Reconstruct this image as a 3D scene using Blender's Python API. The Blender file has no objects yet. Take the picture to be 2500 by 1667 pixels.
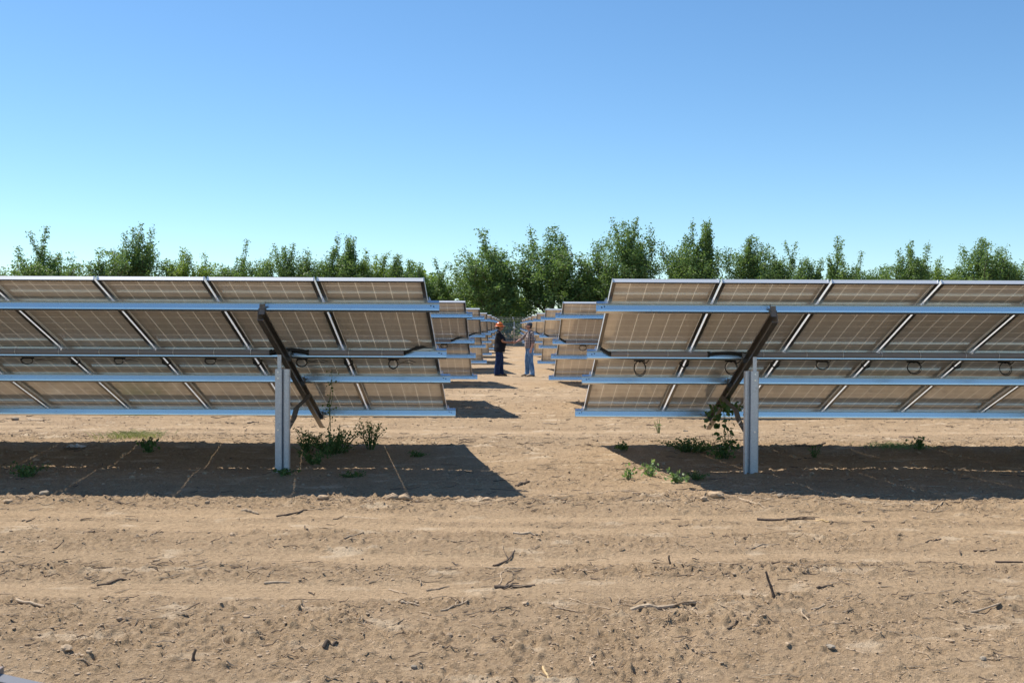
import bpy, bmesh, math, random
import numpy as np
from mathutils import Vector, Matrix, Euler
R = math.radians
rnd = random.Random(7)
scene = bpy.context.scene
col = scene.collection

# ------------------------------------------------------------------ camera, sky, sun
F, CX, CY, HC, HY, ROLL = 2555.0, 1244.0, 833.5, 1.49, 793.3, 0.0045
cam_d = bpy.data.cameras.new('camera')
cam = bpy.data.objects.new('camera', cam_d); col.objects.link(cam)
cam_d.sensor_width = 36; cam_d.lens = 36*F/2500; cam_d.clip_end = 2000; cam_d.clip_start = .05
pitch = math.atan((CY-HY)/F); yaw = math.atan(6/F)
cam.matrix_world = Matrix.Translation((0, 0, HC)) @ Matrix.Rotation(-yaw, 4, 'Z') @ Matrix.Rotation(math.pi/2-pitch, 4, 'X') @ Matrix.Rotation(ROLL, 4, 'Z')
scene.camera = cam
cam_d.dof.use_dof = True; cam_d.dof.focus_distance = 11.0; cam_d.dof.aperture_fstop = 22

SUN = Vector((-.498, .39, 1)).normalized()
elev = math.asin(SUN.z); azim = math.atan2(SUN.x, SUN.y)
world = bpy.data.worlds.new("World"); scene.world = world; world.use_nodes = True
nt = world.node_tree; nt.nodes.clear()
sky = nt.nodes.new('ShaderNodeTexSky'); sky.sky_type = 'NISHITA'; sky.sun_disc = False
sky.sun_elevation = elev; sky.sun_rotation = azim
sky.altitude = 1200; sky.air_density = 1.0; sky.dust_density = 0.35; sky.ozone_density = 2.0
bg = nt.nodes.new('ShaderNodeBackground'); bg.inputs[1].default_value = .115
wo = nt.nodes.new('ShaderNodeOutputWorld')
hsv = nt.nodes.new('ShaderNodeHueSaturation'); hsv.inputs['Saturation'].default_value = 1.12
nt.links.new(sky.outputs[0], hsv.inputs['Color'])
tint = nt.nodes.new('ShaderNodeMix'); tint.data_type = 'RGBA'; tint.blend_type = 'MULTIPLY'; tint.inputs[0].default_value = 1
tint.inputs[7].default_value = (.84, .985, 1.03, 1); nt.links.new(hsv.outputs[0], tint.inputs[6])
nt.links.new(tint.outputs[2], bg.inputs[0]); nt.links.new(bg.outputs[0], wo.inputs[0])
sd = bpy.data.lights.new('sun', 'SUN'); sd.energy = 5.0; sd.angle = R(.53); sd.color = (1, .93, .83)
so = bpy.data.objects.new('sun', sd); col.objects.link(so)
so.rotation_euler = (-SUN).to_track_quat('-Z', 'Y').to_euler(); so.location = (0, 0, 30)
vs = scene.view_settings; vs.view_transform = 'Standard'; vs.look = 'None'; vs.exposure = 0.40; vs.gamma = 1

# ------------------------------------------------------------------ ground height
def _hash(ix, iy, seed):
    h = (ix.astype(np.int64)*374761393 + iy.astype(np.int64)*668265263 + seed*1274126177) & 0xffffffff
    h = ((h ^ (h >> 13))*1274126177) & 0xffffffff
    return ((h ^ (h >> 16)) & 0xffffff)/float(0xffffff)
def vnoise(x, y, seed=0):
    ix = np.floor(x); iy = np.floor(y); fx = x-ix; fy = y-iy
    u = fx*fx*fx*(fx*(fx*6-15)+10); v = fy*fy*fy*(fy*(fy*6-15)+10)
    a = _hash(ix, iy, seed); b = _hash(ix+1, iy, seed); c = _hash(ix, iy+1, seed); d = _hash(ix+1, iy+1, seed)
    return (a*(1-u)+b*u)*(1-v)+(c*(1-u)+d*u)*v
def fbm(x, y, seed=0, oct=4, gain=.5):
    s = 0; a = 1; t = 0
    for k in range(oct):
        ca, sa = math.cos(k*1.3), math.sin(k*1.3)
        s = s+a*vnoise((x*ca-y*sa)*2**k+17.3*k, (x*sa+y*ca)*2**k-9.1*k, seed+k*7); t += a; a *= gain
    return s/t
GX = [-50, 10.5, 17.9, 26.9, 35.9, 60, 84, 88, 93, 120, 900]
GZ = [0, 0, -.10, -.14, -.18, -.26, -.34, -.3, .35, .45, .45]
def sstep(a, b, x):
    t = np.clip((x-a)/(b-a), 0, 1); return t*t*(3-2*t)
def roughness(x, y):
    """1 where the soil is loose and cloddy, 0 in the wheel tracks that run along x"""
    yy = y + (vnoise(x*.35, y*0+3, 5)-.5)*.30
    r = np.ones_like(yy)*.75
    for c, w in ((5.95, .20), (6.72, .16), (7.72, .16), (8.18, .13), (15.6, .3), (14.6, .25), (24, .4), (34, .3)):
        wob = (vnoise(x*.8, y*0+c, 11)-.5)*.16; fade = .45+.55*sstep(.3, .55, vnoise(x*.45+c*7, y*0+c, 19))
        r = r*(1-.95*fade*(1-sstep(w*.75, w*1.2, np.abs(yy+wob-c))))
    for c, w, a in ((8.75, .25, .55), (6.35, .14, .4), (5.45, .35, .35), (4.75, .3, .25), (13.55, .4, .5), (9.0, .1, .3), (7.2, .2, .1)):
        r = r+a*np.exp(-((yy-c)/w)**2)
    return r*(.45+.9*fbm(x*.9, y*1.5, 31, 3))
def ground_z(x, y, detail=True):
    x = np.asarray(x, float); y = np.asarray(y, float)
    z = np.interp(y, GX, GZ) + (fbm(x*.16, y*.2, 3, 3)-.5)*.10*sstep(0, 25, y)
    z = z+(fbm(x*.5, y*.8, 41, 3)-.5)*.07
    z = z + .05*np.exp(-((y-13.8)/.9)**2) + .02*np.exp(-((y-8.9)/.35)**2) - .03*np.exp(-((y-11)/1.5)**2)
    for px_ in (-2.24, 2.40): z = z+.035*np.exp(-(((x-px_)/.17)**2+((y-10.35)/.15)**2))
    if detail:
        r = roughness(x, y)
        tr = 1-np.clip(r*2, 0, 1)
        l1 = fbm(x*5.5, y*5.5, 51, 4, .6)
        l2 = fbm(x*17, y*17, 61, 3, .65)
        lump = np.clip(l1-.52, 0, 1)*2.2
        z = z+r*(lump*.013+(l2-.5)*.023*(.6+2.6*lump)) - .014*tr
        z = z+r*.03*np.clip(fbm(x*21+3, y*21, 71, 2)-.60, 0, 1)*2.5
        l3 = fbm(x*43, y*43, 81, 2, .6); pat = np.clip(fbm(x*2.2, y*3, 91, 3)*2.6-.9, 0, 1)
        z = z+r*pat*.030*np.clip(l3-.5, 0, 1)*2 - r*pat*.022*np.clip(.45-l2, 0, 1)*2
        z = z+tr*.0035*np.sin(y*2*math.pi/.065+np.sin(x*3)*.3)
    return z
def gz(x, y): return float(ground_z(np.array([x]), np.array([y]))[0])
def at(px, py):
    """photo pixel -> point on the ground"""
    y2 = py-ROLL*(px-CX)
    d = 10.
    for _ in range(30):
        h = HC-float(ground_z(np.array([(px-CX)/F*d]), np.array([d]), False)[0])
        d = .5*d+.5*h*F/(y2-HY)
    x = (px-CX)/F*d
    return Vector((x, d, gz(x, d)))

# ------------------------------------------------------------------ materials
def mat(name, base=(.5, .5, .5), rough=.6, metal=0, spec=.5):
    m = bpy.data.materials.new(name); m.use_nodes = True
    b = m.node_tree.nodes['Principled BSDF']
    b.inputs['Base Color'].default_value = (*base, 1); b.inputs['Roughness'].default_value = rough
    b.inputs['Metallic'].default_value = metal; b.inputs['Specular IOR Level'].default_value = spec
    return m
class N:
    def __init__(s, m): s.t = m.node_tree; s.b = s.t.nodes['Principled BSDF']; s.out = s.t.nodes['Material Output']
    def n(s, typ, **kw):
        n = s.t.nodes.new('ShaderNode'+typ)
        for k, v in kw.items(): setattr(n, k, v)
        return n
    def l(s, a, b): s.t.links.new(a, b)
    def coord(s, which='Object', scale=(1, 1, 1)):
        tc = s.n('TexCoord'); mp = s.n('Mapping'); mp.inputs['Scale'].default_value = scale
        s.l(tc.outputs[which], mp.inputs[0]); return mp.outputs[0]
    def noise(s, vec, scale, detail=4, rough=.55):
        n = s.n('TexNoise'); n.inputs['Scale'].default_value = scale; n.inputs['Detail'].default_value = detail
        n.inputs['Roughness'].default_value = rough; s.l(vec, n.inputs['Vector']); return n.outputs[0]
    def ramp(s, fac, stops):
        r = s.n('ValToRGB'); e = r.color_ramp.elements
        while len(e) < len(stops): e.new(.5)
        for i, (p, c) in enumerate(stops):
            e[i].position = p; e[i].color = (*c, 1) if len(c) == 3 else c
        s.l(fac, r.inputs[0]); return r.outputs[0]
    def mix(s, fac, a, b, blend='MIX'):
        m = s.n('Mix', data_type='RGBA', blend_type=blend)
        for src, i in ((fac, 0), (a, 6), (b, 7)):
            if hasattr(src, 'links') or hasattr(src, 'is_linked'): s.l(src, m.inputs[i])
            else: m.inputs[i].default_value = src if i == 0 else (*src, 1)
        return m.outputs[2]
    def math(s, op, a, b=0, c=0):
        m = s.n('Math', operation=op)
        for i, v in enumerate((a, b, c)):
            if hasattr(v, 'is_linked'): s.l(v, m.inputs[i])
            else: m.inputs[i].default_value = v
        return m.outputs[0]
    def bump(s, h, strength, dist):
        b = s.n('Bump'); b.inputs['Strength'].default_value = strength; b.inputs['Distance'].default_value = dist
        s.l(h, b.inputs['Height']); s.l(b.outputs[0], s.b.inputs['Normal'])
M = {}
def mk_ground():
    m = mat('bare_soil', (.3, .21, .14), .95, 0, .15); g = N(m); o = g.coord()
    big = g.noise(o, .55, 5, .6); mid = g.noise(o, 3.2, 6, .65); fine = g.noise(o, 38, 5, .75); vf = g.noise(o, 140, 3, .7)
    st = g.noise(g.coord('Object', (.7, 5, 1)), 1.3, 5, .6)
    c = g.ramp(mid, [(.3, (.275, .190, .114)), (.5, (.435, .312, .192)), (.72, (.58, .43, .275))])
    c2 = g.ramp(st, [(.35, (.32, .225, .142)), (.62, (.56, .41, .268))])
    c = g.mix(.45, c, c2)
    c = g.mix(g.ramp(big, [(.35, (0, 0, 0)), (.7, (1, 1, 1))]), c, g.mix(.35, c, (.42, .31, .19)))
    at_ = g.n('Attribute', attribute_name='rough')
    c = g.mix(g.ramp(at_.outputs['Fac'], [(.08, (0, 0, 0)), (.8, (1, 1, 1))]), g.mix(.6, c, (.63, .455, .28)), g.mix(.3, c, (.46, .33, .20)))
    c = g.mix(g.ramp(fine, [(.38, (1, 1, 1)), (.62, (0, 0, 0))]), c, g.mix(.42, c, (.14, .092, .053)))  # pits of the fine bump darkened, their shade put into the colour
    pale = g.noise(g.coord('Object', (1, 1.7, 1)), 2.1, 3, .5)
    c = g.mix(g.ramp(pale, [(.60, (0, 0, 0)), (.68, (1, 1, 1))]), c, g.mix(.5, c, (.68, .55, .39)))
    g.l(c, g.b.inputs['Base Color'])
    h = g.math('ADD', g.math('MULTIPLY', fine, .7), g.math('MULTIPLY', vf, .35))
    g.bump(h, 1.0, .032); return m
M['ground'] = mk_ground()
def mk_galv(name, base, rough, metal=.85, spangle=.3):
    m = mat(name, base, rough, metal); g = N(m); o = g.coord()
    v = g.n('TexVoronoi'); v.inputs['Scale'].default_value = 90; g.l(o, v.inputs['Vector'])
    n = g.noise(g.coord('Object', (.6, 6, 6)), 9, 4, .6)
    c = g.mix(g.math('MULTIPLY', v.outputs['Color'], spangle), base, tuple(x*.6 for x in base))
    st = g.noise(o, 28, 3, .7)
    c = g.mix(g.ramp(st, [(.66, (0, 0, 0)), (.72, (1, 1, 1))]), c, g.mix(.5, c, (.14, .11, .09)))
    c = g.mix(g.ramp(n, [(.5, (0, 0, 0)), (.8, (.2, .2, .2))]), c, tuple(x*.8 for x in base))
    g.l(c, g.b.inputs['Base Color'])
    rr = g.math('MULTIPLY_ADD', n, .10, rough-.05); g.l(rr, g.b.inputs['Roughness'])
    return m
M['galv'] = mk_galv('galvanised_steel', (.69, .745, .79), .24, .94, .07)
M['post'] = mk_galv('galvanised_post', (.60, .63, .67), .46, .7, .55)
M['rafter'] = mk_galv('darkened_galvanised_steel', (.27, .26, .25), .42, .85)  # base darkened for the dark panel underside the steel reflects
M['alu'] = mat('anodised_aluminium', (.88, .88, .87), .34, .35)
M['flange'] = mat('shaded_aluminium', (.15, .14, .13), .32, .85)  # same frame aluminium, darkened: reflected shaded ground put into the colour
def mk_back():
    m = mat('module_backsheet', (.4, .38, .36), .2, 0, .5); g = N(m); tc = g.n('TexCoord'); sp = g.n('SeparateXYZ'); g.l(tc.outputs['Object'], sp.inputs[0])
    p = .1585
    fx = g.math('ABSOLUTE', g.math('SUBTRACT', g.math('FRACT', g.math('MULTIPLY_ADD', sp.outputs[0], 1/p, .5)), .5))
    fy = g.math('ABSOLUTE', g.math('SUBTRACT', g.math('FRACT', g.math('MULTIPLY_ADD', sp.outputs[1], 1/p, .5-.027/p)), .5))
    lx = g.math('LESS_THAN', fx, .0036/p); ly = g.math('MULTIPLY', g.math('LESS_THAN', fy, .0042/p), .62)
    ex = g.math('GREATER_THAN', g.math('ABSOLUTE', sp.outputs[0]), 3*p+.001)
    line = g.math('MAXIMUM', g.math('MAXIMUM', lx, ly), g.math('MULTIPLY', ex, .25))
    n = g.noise(g.coord('Object', (1, .5, 1)), 3, 4, .6)
    cell = g.ramp(n, [(.3, (.72, .675, .63)), (.7, (.78, .735, .69))])
    oi = g.n('ObjectInfo'); cell = g.mix(g.math('MULTIPLY', oi.outputs['Random'], .22), cell, (.42, .38, .35))
    ds = g.noise(g.coord('Object', (5, .8, 1)), 2.2, 5, .65); cell = g.mix(g.ramp(ds, [(.5, (0, 0, 0)), (.75, (.35, .35, .35))]), cell, (.45, .38, .31))
    c = g.mix(line, cell, (.97, .93, .82)); g.l(c, g.b.inputs['Base Color'])
    g.b.inputs['Roughness'].default_value = .16; g.b.inputs['IOR'].default_value = 1.5; g.b.inputs['Coat Weight'].default_value = .8; g.b.inputs['Coat Roughness'].default_value = .07
    n2 = g.noise(g.coord('Object', (1, 1, 1)), 14, 3, .5); g.bump(n2, .05, .004)
    # the clear strips between the cells let daylight through the white sheet
    tr = g.n('BsdfTranslucent'); tr.inputs[0].default_value = (.9, .80, .66, 1); mx = g.n('MixShader')
    g.l(g.math('MULTIPLY', line, .09), mx.inputs[0]); g.l(g.b.outputs[0], mx.inputs[1]); g.l(tr.outputs[0], mx.inputs[2]); g.l(mx.outputs[0], g.out.inputs[0])
    return m
M['back'] = mk_back()
def mk_cells():
    m = mat('solar_cells', (.01, .02, .06), .08, 0, .6); g = N(m); tc = g.n('TexCoord'); sp = g.n('SeparateXYZ'); g.l(tc.outputs['Object'], sp.inputs[0])
    p = .1585
    fx = g.math('ABSOLUTE', g.math('SUBTRACT', g.math('FRACT', g.math('MULTIPLY_ADD', sp.outputs[0], 1/p, .5)), .5))
    fy = g.math('ABSOLUTE', g.math('SUBTRACT', g.math('FRACT', g.math('MULTIPLY_ADD', sp.outputs[1], 1/p, .5-.027/p)), .5))
    line = g.math('MAXIMUM', g.math('LESS_THAN', fx, .035), g.math('LESS_THAN', fy, .035))
    tr = g.n('BsdfTransparent'); mx = g.n('MixShader'); g.l(line, mx.inputs[0]); g.l(g.b.outputs[0], mx.inputs[1]); g.l(tr.outputs[0], mx.inputs[2]); g.l(mx.outputs[0], g.out.inputs[0]); return m
M['cells'] = mk_cells()
M['pvc'] = mat('grey_pvc', (.27, .25, .26), .38)
M['rubber'] = mat('black_rubber', (.012, .012, .013), .5)
M['bolt'] = mat('zinc_bolt', (.75, .76, .78), .3, .9)
M['strap'] = mat('steel_strap', (.8, .8, .8), .3, .8)
def mk_leaf(name, a, b, trans=.35, nscale=1.2):
    m = mat(name, a, .5, 0, .35); g = N(m)
    n = g.noise(g.coord(), nscale, 2, .5); gi = g.n('NewGeometry')
    rc = g.ramp(gi.outputs['Random Per Island'], [(0, tuple(x*.65 for x in a)), (.5, a), (1, b)])
    c = g.mix(g.ramp(n, [(.38, (0, 0, 0)), (.65, (.7, .7, .7))]), rc, b); g.l(c, g.b.inputs['Base Color'])
    tr = g.n('BsdfTranslucent'); mx = g.n('MixShader'); mx.inputs[0].default_value = trans
    g.l(g.mix(.5, c, (b[0]*1.5, b[1]*1.6, b[2]*.6)), tr.inputs[0]); g.l(g.b.outputs[0], mx.inputs[1]); g.l(tr.outputs[0], mx.inputs[2]); g.l(mx.outputs[0], g.out.inputs[0]); return m
M['leaf'] = mk_leaf('orchard_leaves', (.078, .155, .055), (.20, .295, .10), .36, .6)
M['leaf2'] = mk_leaf('yellow_green_leaves', (.13, .215, .05), (.25, .34, .08), .4, .6)
M['weed'] = mk_leaf('weed_leaves', (.065, .13, .035), (.14, .22, .07), .35, 9)
M['weedlight'] = mk_leaf('pale_weed_leaves', (.12, .21, .07), (.24, .34, .15), .35, 9)
M['drygrass'] = mk_leaf('pale_grass_blades', (.16, .22, .05), (.42, .42, .22), .3, 30)
M['bark'] = mat('grey_bark', (.10, .078, .055), .9)
def mk_wood(name, a, b):
    m = mat(name, a, .85, 0, .2); g = N(m); n = g.noise(g.coord('Object', (20, 20, 20)), 2.5, 4, .7)
    g.l(g.ramp(n, [(.3, a), (.7, b)]), g.b.inputs['Base Color']); g.bump(n, .5, .003); return m
M['twig'] = mk_wood('weathered_twig', (.27, .19, .12), (.58, .45, .31))
M['darktwig'] = mk_wood('dark_twig', (.07, .052, .04), (.20, .15, .11))
M['greytwig'] = mk_wood('grey_twig', (.34, .255, .17), (.62, .48, .33))
M['palechip'] = mk_wood('fresh_split_wood', (.50, .34, .16), (.68, .52, .30))
M['clod'] = mk_wood('soil_clod', (.33, .24, .155), (.52, .39, .26))
M['stone'] = mk_wood('grey_stone', (.24, .20, .155), (.40, .34, .26))

# ------------------------------------------------------------------ mesh helpers
class MB:
    def __init__(s): s.v = []; s.f = []; s.mi = []
    def add(s, vs, fs, mi=0):
        o = len(s.v); s.v += [tuple(v) for v in vs]; s.f += [tuple(i+o for i in f) for f in fs]; s.mi += [mi]*len(fs); return s
    def box(s, a, b, mi=0):
        x0, y0, z0 = a; x1, y1, z1 = b
        v = [(x0, y0, z0), (x1, y0, z0), (x1, y1, z0), (x0, y1, z0), (x0, y0, z1), (x1, y0, z1), (x1, y1, z1), (x0, y1, z1)]
        return s.add(v, [(0, 3, 2, 1), (4, 5, 6, 7), (0, 1, 5, 4), (1, 2, 6, 5), (2, 3, 7, 6), (3, 0, 4, 7)], mi)
    def tube(s, pts, rad, seg=8, caps=True, ell=None, ref=None, mi=0):
        pts = [Vector(p) for p in pts]; n = len(pts)
        rad = list(rad) if hasattr(rad, '__len__') else [rad]*n
        T = []
        for i in range(n):
            t = pts[min(i+1, n-1)]-pts[max(i-1, 0)]; T.append(t.normalized() if t.length > 1e-9 else Vector((0, 0, 1)))
        u = Vector(ref) if ref is not None else (Vector((0, 0, 1)) if abs(T[0].z) < .9 else Vector((1, 0, 0)))
        vs = []
        for i in range(n):
            if ref is not None: u = Vector(ref)
            u = (u-T[i]*u.dot(T[i])); u = u.normalized() if u.length > 1e-6 else T[i].orthogonal().normalized()
            w = T[i].cross(u)
            r = rad[i]; ru, rw = (r if hasattr(r, '__len__') else (r, r))
            for k in range(seg):
                a = 2*math.pi*k/seg; vs.append(pts[i]+u*(math.cos(a)*ru)+w*(math.sin(a)*rw))
        fs = [(i*seg+k, i*seg+(k+1) % seg, (i+1)*seg+(k+1) % seg, (i+1)*seg+k) for i in range(n-1) for k in range(seg)]
        if caps: fs += [tuple(range(seg))[::-1], tuple((n-1)*seg+k for k in range(seg))]
        return s.add(vs, fs, mi)
    def ball(s, c, r, nu=12, nv=8, mi=0):
        rx, ry, rz = r if hasattr(r, '__len__') else (r, r, r); c = Vector(c); vs = []; fs = []
        for j in range(1, nv):
            p = math.pi*j/nv
            for i in range(nu):
                a = 2*math.pi*i/nu; vs.append(c+Vector((rx*math.sin(p)*math.cos(a), ry*math.sin(p)*math.sin(a), rz*math.cos(p))))
        vs += [c+Vector((0, 0, rz)), c-Vector((0, 0, rz))]; t = len(vs)-2
        for j in range(nv-2):
            for i in range(nu): fs.append((j*nu+i, (j+1)*nu+i, (j+1)*nu+(i+1) % nu, j*nu+(i+1) % nu))
        for i in range(nu):
            fs.append((t, i, (i+1) % nu)); fs.append((t+1, (nv-2)*nu+(i+1) % nu, (nv-2)*nu+i))
        return s.add(vs, fs, mi)
    def extrude(s, prof, x0, x1, axis='x', mi=0):
        """closed profile of (a,b) pairs swept along an axis"""
        n = len(prof); vs = []
        for x in (x0, x1):
            for a, b in prof: vs.append((x, a, b) if axis == 'x' else ((a, x, b) if axis == 'y' else (a, b, x)))
        fs = [(k, (k+1) % n, n+(k+1) % n, n+k) for k in range(n)]+[tuple(range(n))[::-1], tuple(range(n, 2*n))]
        return s.add(vs, fs, mi)
    def mesh(s, name, mats, smooth=False):
        me = bpy.data.meshes.new(name); me.from_pydata(s.v, [], s.f)
        for m in (mats if isinstance(mats, (list, tuple)) else [mats]): me.materials.append(m)
        me.polygons.foreach_set('material_index', s.mi)
        bm = bmesh.new(); bm.from_mesh(me); bmesh.ops.recalc_face_normals(bm, faces=bm.faces); bm.to_mesh(me); bm.free()
        if smooth: me.polygons.foreach_set('use_smooth', [True]*len(me.polygons))
        me.update(); return me
    def build(s, name, mats, parent=None, smooth=False): return link(name, s.mesh(name, mats, smooth), parent)
def link(name, me, parent=None, loc=None, rot=None):
    o = bpy.data.objects.new(name, me); col.objects.link(o)
    if parent: o.parent = parent
    if loc is not None: o.location = loc
    if rot is not None: o.rotation_euler = rot
    return o
def tag(o, label=None, cat=None, group=None, kind=None):
    if label: o['label'] = label
    if cat: o['category'] = cat
    if group: o['group'] = group
    if kind: o['kind'] = kind
    return o
def thing(name, loc, label, cat, group=None, rz=0):
    o = bpy.data.objects.new(name, None); col.objects.link(o); o.location = loc; o.rotation_euler = (0, 0, rz)
    o.empty_display_size = .2
    return tag(o, label, cat, group)
def np_mesh(name, verts, faces, mats, smooth=False, mi=None):
    me = bpy.data.meshes.new(name); nv = len(verts); nf, k = faces.shape
    me.vertices.add(nv); me.vertices.foreach_set('co', np.ascontiguousarray(verts, dtype=np.float32).ravel())
    me.loops.add(nf*k); me.loops.foreach_set('vertex_index', np.ascontiguousarray(faces, dtype=np.int32).ravel())
    me.polygons.add(nf); me.polygons.foreach_set('loop_start', np.arange(0, nf*k, k, dtype=np.int32))
    me.polygons.foreach_set('loop_total', np.full(nf, k, dtype=np.int32))
    for m in (mats if isinstance(mats, (list, tuple)) else [mats]): me.materials.append(m)
    if mi is not None: me.polygons.foreach_set('material_index', mi)
    me.polygons.foreach_set('use_smooth', np.full(nf, smooth)); me.update(calc_edges=True); me.validate(); return me

# ------------------------------------------------------------------ ground sheet
def build_ground():
    ys = [-6.]
    while ys[-1] < 3.6: ys.append(ys[-1]+.25)
    y = 3.7
    while y < 900:
        ys.append(y); y += max(.0115, .0026*y) if y < 16 else (.0045*y if y < 45 else .02*y)
    ys = np.array(ys); nx = 1000; u = np.linspace(-1, 1, nx)
    w = np.where(ys < 3.6, 4.2, 1.2+ys*.60); w = np.where(ys > 60, w*(1+(ys-60)*.01), w)
    w = np.maximum(w, 3.8)
    X = u[None, :]*w[:, None]; Y = np.repeat(ys[:, None], nx, 1)
    Z = ground_z(X, Y); rg = roughness(X, Y)
    # the sheet's side margins run far out so that it also holds from other viewpoints
    e = np.abs(u)[None, :]; X = X*(1+np.where(e > .985, (e-.985)/.015*3.0, 0))
    V = np.stack([X, Y, Z], -1).reshape(-1, 3); n = len(ys)
    i = np.arange(n-1)[:, None]*nx+np.arange(nx-1)[None, :]
    Fc = np.stack([i, i+1, i+nx+1, i+nx], -1).reshape(-1, 4)
    me = np_mesh('ground', V, Fc, M['ground'], True)
    a = me.attributes.new('rough', 'FLOAT', 'POINT'); a.data.foreach_set('value', rg.ravel().astype(np.float32))
    o = link('ground', me); tag(o, 'dry tan bare soil with wheel tracks and scattered twigs', 'ground', kind='structure')
build_ground()

# ------------------------------------------------------------------ solar tables
TH = math.asin(1.487/3.93); CT, ST = math.cos(TH), math.sin(TH)
D0, PITCH, ZT = 9.68, 9.0, HC+.4356
XL, XR = -.7915, .947
ML, MW, GAP = 1.956, .992, .022
RAILS = (.486, 1.772, 2.59, 3.88)
def module_meshes():
    fr = MB(); w = MW/2
    fr.box((-w, 0, -.04), (-w+.010, ML, 0)); fr.box((w-.010, 0, -.04), (w, ML, 0))
    fr.extrude([(0, -.04), (.011, -.0005), (.021, -.0005), (.021, -.04)], -w+.010, w-.010); fr.box((-w+.010, ML-.010, -.04), (w-.010, ML, -.0005))  # top bar shaped as a wedge so its outer face catches the sun
    t = .0022   # the frame's return flange
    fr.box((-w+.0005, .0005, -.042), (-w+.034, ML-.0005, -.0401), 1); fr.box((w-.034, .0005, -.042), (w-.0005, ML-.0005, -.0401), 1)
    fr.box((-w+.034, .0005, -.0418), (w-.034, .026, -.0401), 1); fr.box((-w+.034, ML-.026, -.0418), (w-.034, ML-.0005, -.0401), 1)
    lam = MB(); a, b = (-w+.0102, .0212, -.0065), (w-.0102, ML-.0102, -.003)
    lam.box(a, b, 0)
    lam.mi = [1 if i == 1 else 0 for i in range(6)]
    jb = MB(); jb.box((-.06, .05, -.032), (.06, .15, -.0095)); jb.box((-.05, .045, -.036), (.05, .06, -.012))
    jb.box((-.075, .07, -.028), (-.06, .085, -.016)); jb.box((.06, .07, -.028), (.075, .085, -.016))
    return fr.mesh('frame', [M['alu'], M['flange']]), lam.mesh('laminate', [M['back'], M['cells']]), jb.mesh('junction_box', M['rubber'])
ME_FRAME, ME_LAM, ME_JB = module_meshes()
def loop_mesh(kind, seed):
    r = random.Random(seed); m = MB(); pts = []
    wx, hz = (.062, .045) if kind == 'L' else (.074, .064)
    for lap in range(2):
        for k in range(18):
            a = 2*math.pi*k/18
            pts.append((math.cos(a)*wx*(1-.1*lap)+r.uniform(-.002, .002), .115+lap*.012-.02*math.sin(a), -.035-hz*(1-math.sin(a))*(1-.13*lap)))
    m.tube(pts, .0042, 6)
    if kind == 'L':
        q = [(.05+.04*k, .13, -.045-.014*math.sin(k*1.25)-.005*k*0) for k in range(7)]; m.tube(q, .003, 5)
        q = [(.05+.04*k, .15, -.075+.022*math.sin(k*.55)) for k in range(6)]; m.tube(q, .003, 5)
    else:
        m.tube([(.05, .11, -.04), (.08, .12, -.05), (.105, .12, -.03), (.12, .13, -.02)], .005, 6)
    m.tube([(.0, .10, -.03), (.0, .11, -.045)], .012, 6)
    return m.mesh('cable_loop', M['rubber'], True)
ME_LOOP = {'L': [loop_mesh('L', k) for k in range(3)], 'R': [loop_mesh('R', k) for k in range(3)]}
def second_loop(kind):
    m = MB(); pts = [(math.cos(a)*.05, .16, -.045+.038*math.sin(a)) for a in [2*math.pi*k/16 for k in range(17)]]
    m.tube(pts, .0045, 6); m.tube([(-.04, .16, -.05), (.0, .16, -.085), (.045, .16, -.055)], .006, 6); return m.mesh('cable_coil', M['rubber'], True)
ME_COIL = second_loop('L')
_cache = {}
def rail_mesh(length, s, key):
    """C purlin opening up the slope; x runs from -0.11 (aisle side) outwards"""
    if (length, s, key) in _cache: return _cache[(length, s, key)]
    m = MB(); t = .0028; top, bot = -.0425, -.1370; f = .05
    x0, x1 = -.113*s, length*s
    prof = [(-f, top), (0, top), (0, bot), (-f, bot), (-f, bot+.014), (-f+t, bot+.014), (-f+t, bot+t), (-t, bot+t), (-t, top-t), (-f+t, top-t), (-f+t, top-.024), (-f, top-.024)]
    prof = [(a+.023*max(0, top-.0245-b)/.076, b) for a, b in prof]   # the web stands nearly plumb
    m.extrude(prof, x0, x1)
    for k, (dx, dn) in enumerate(((.055, -.083), (.082, -.075), (.26, -.09))):
        if k < 2: m.tube([((-.113+dx)*s, -t+.008, dn), ((-.113+dx)*s, -t+.0045, dn)], .0065, 10, mi=1)
    me = m.mesh('purlin', [M['galv'], M['rubber']]); _cache[(length, s, key)] = me; return me
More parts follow.
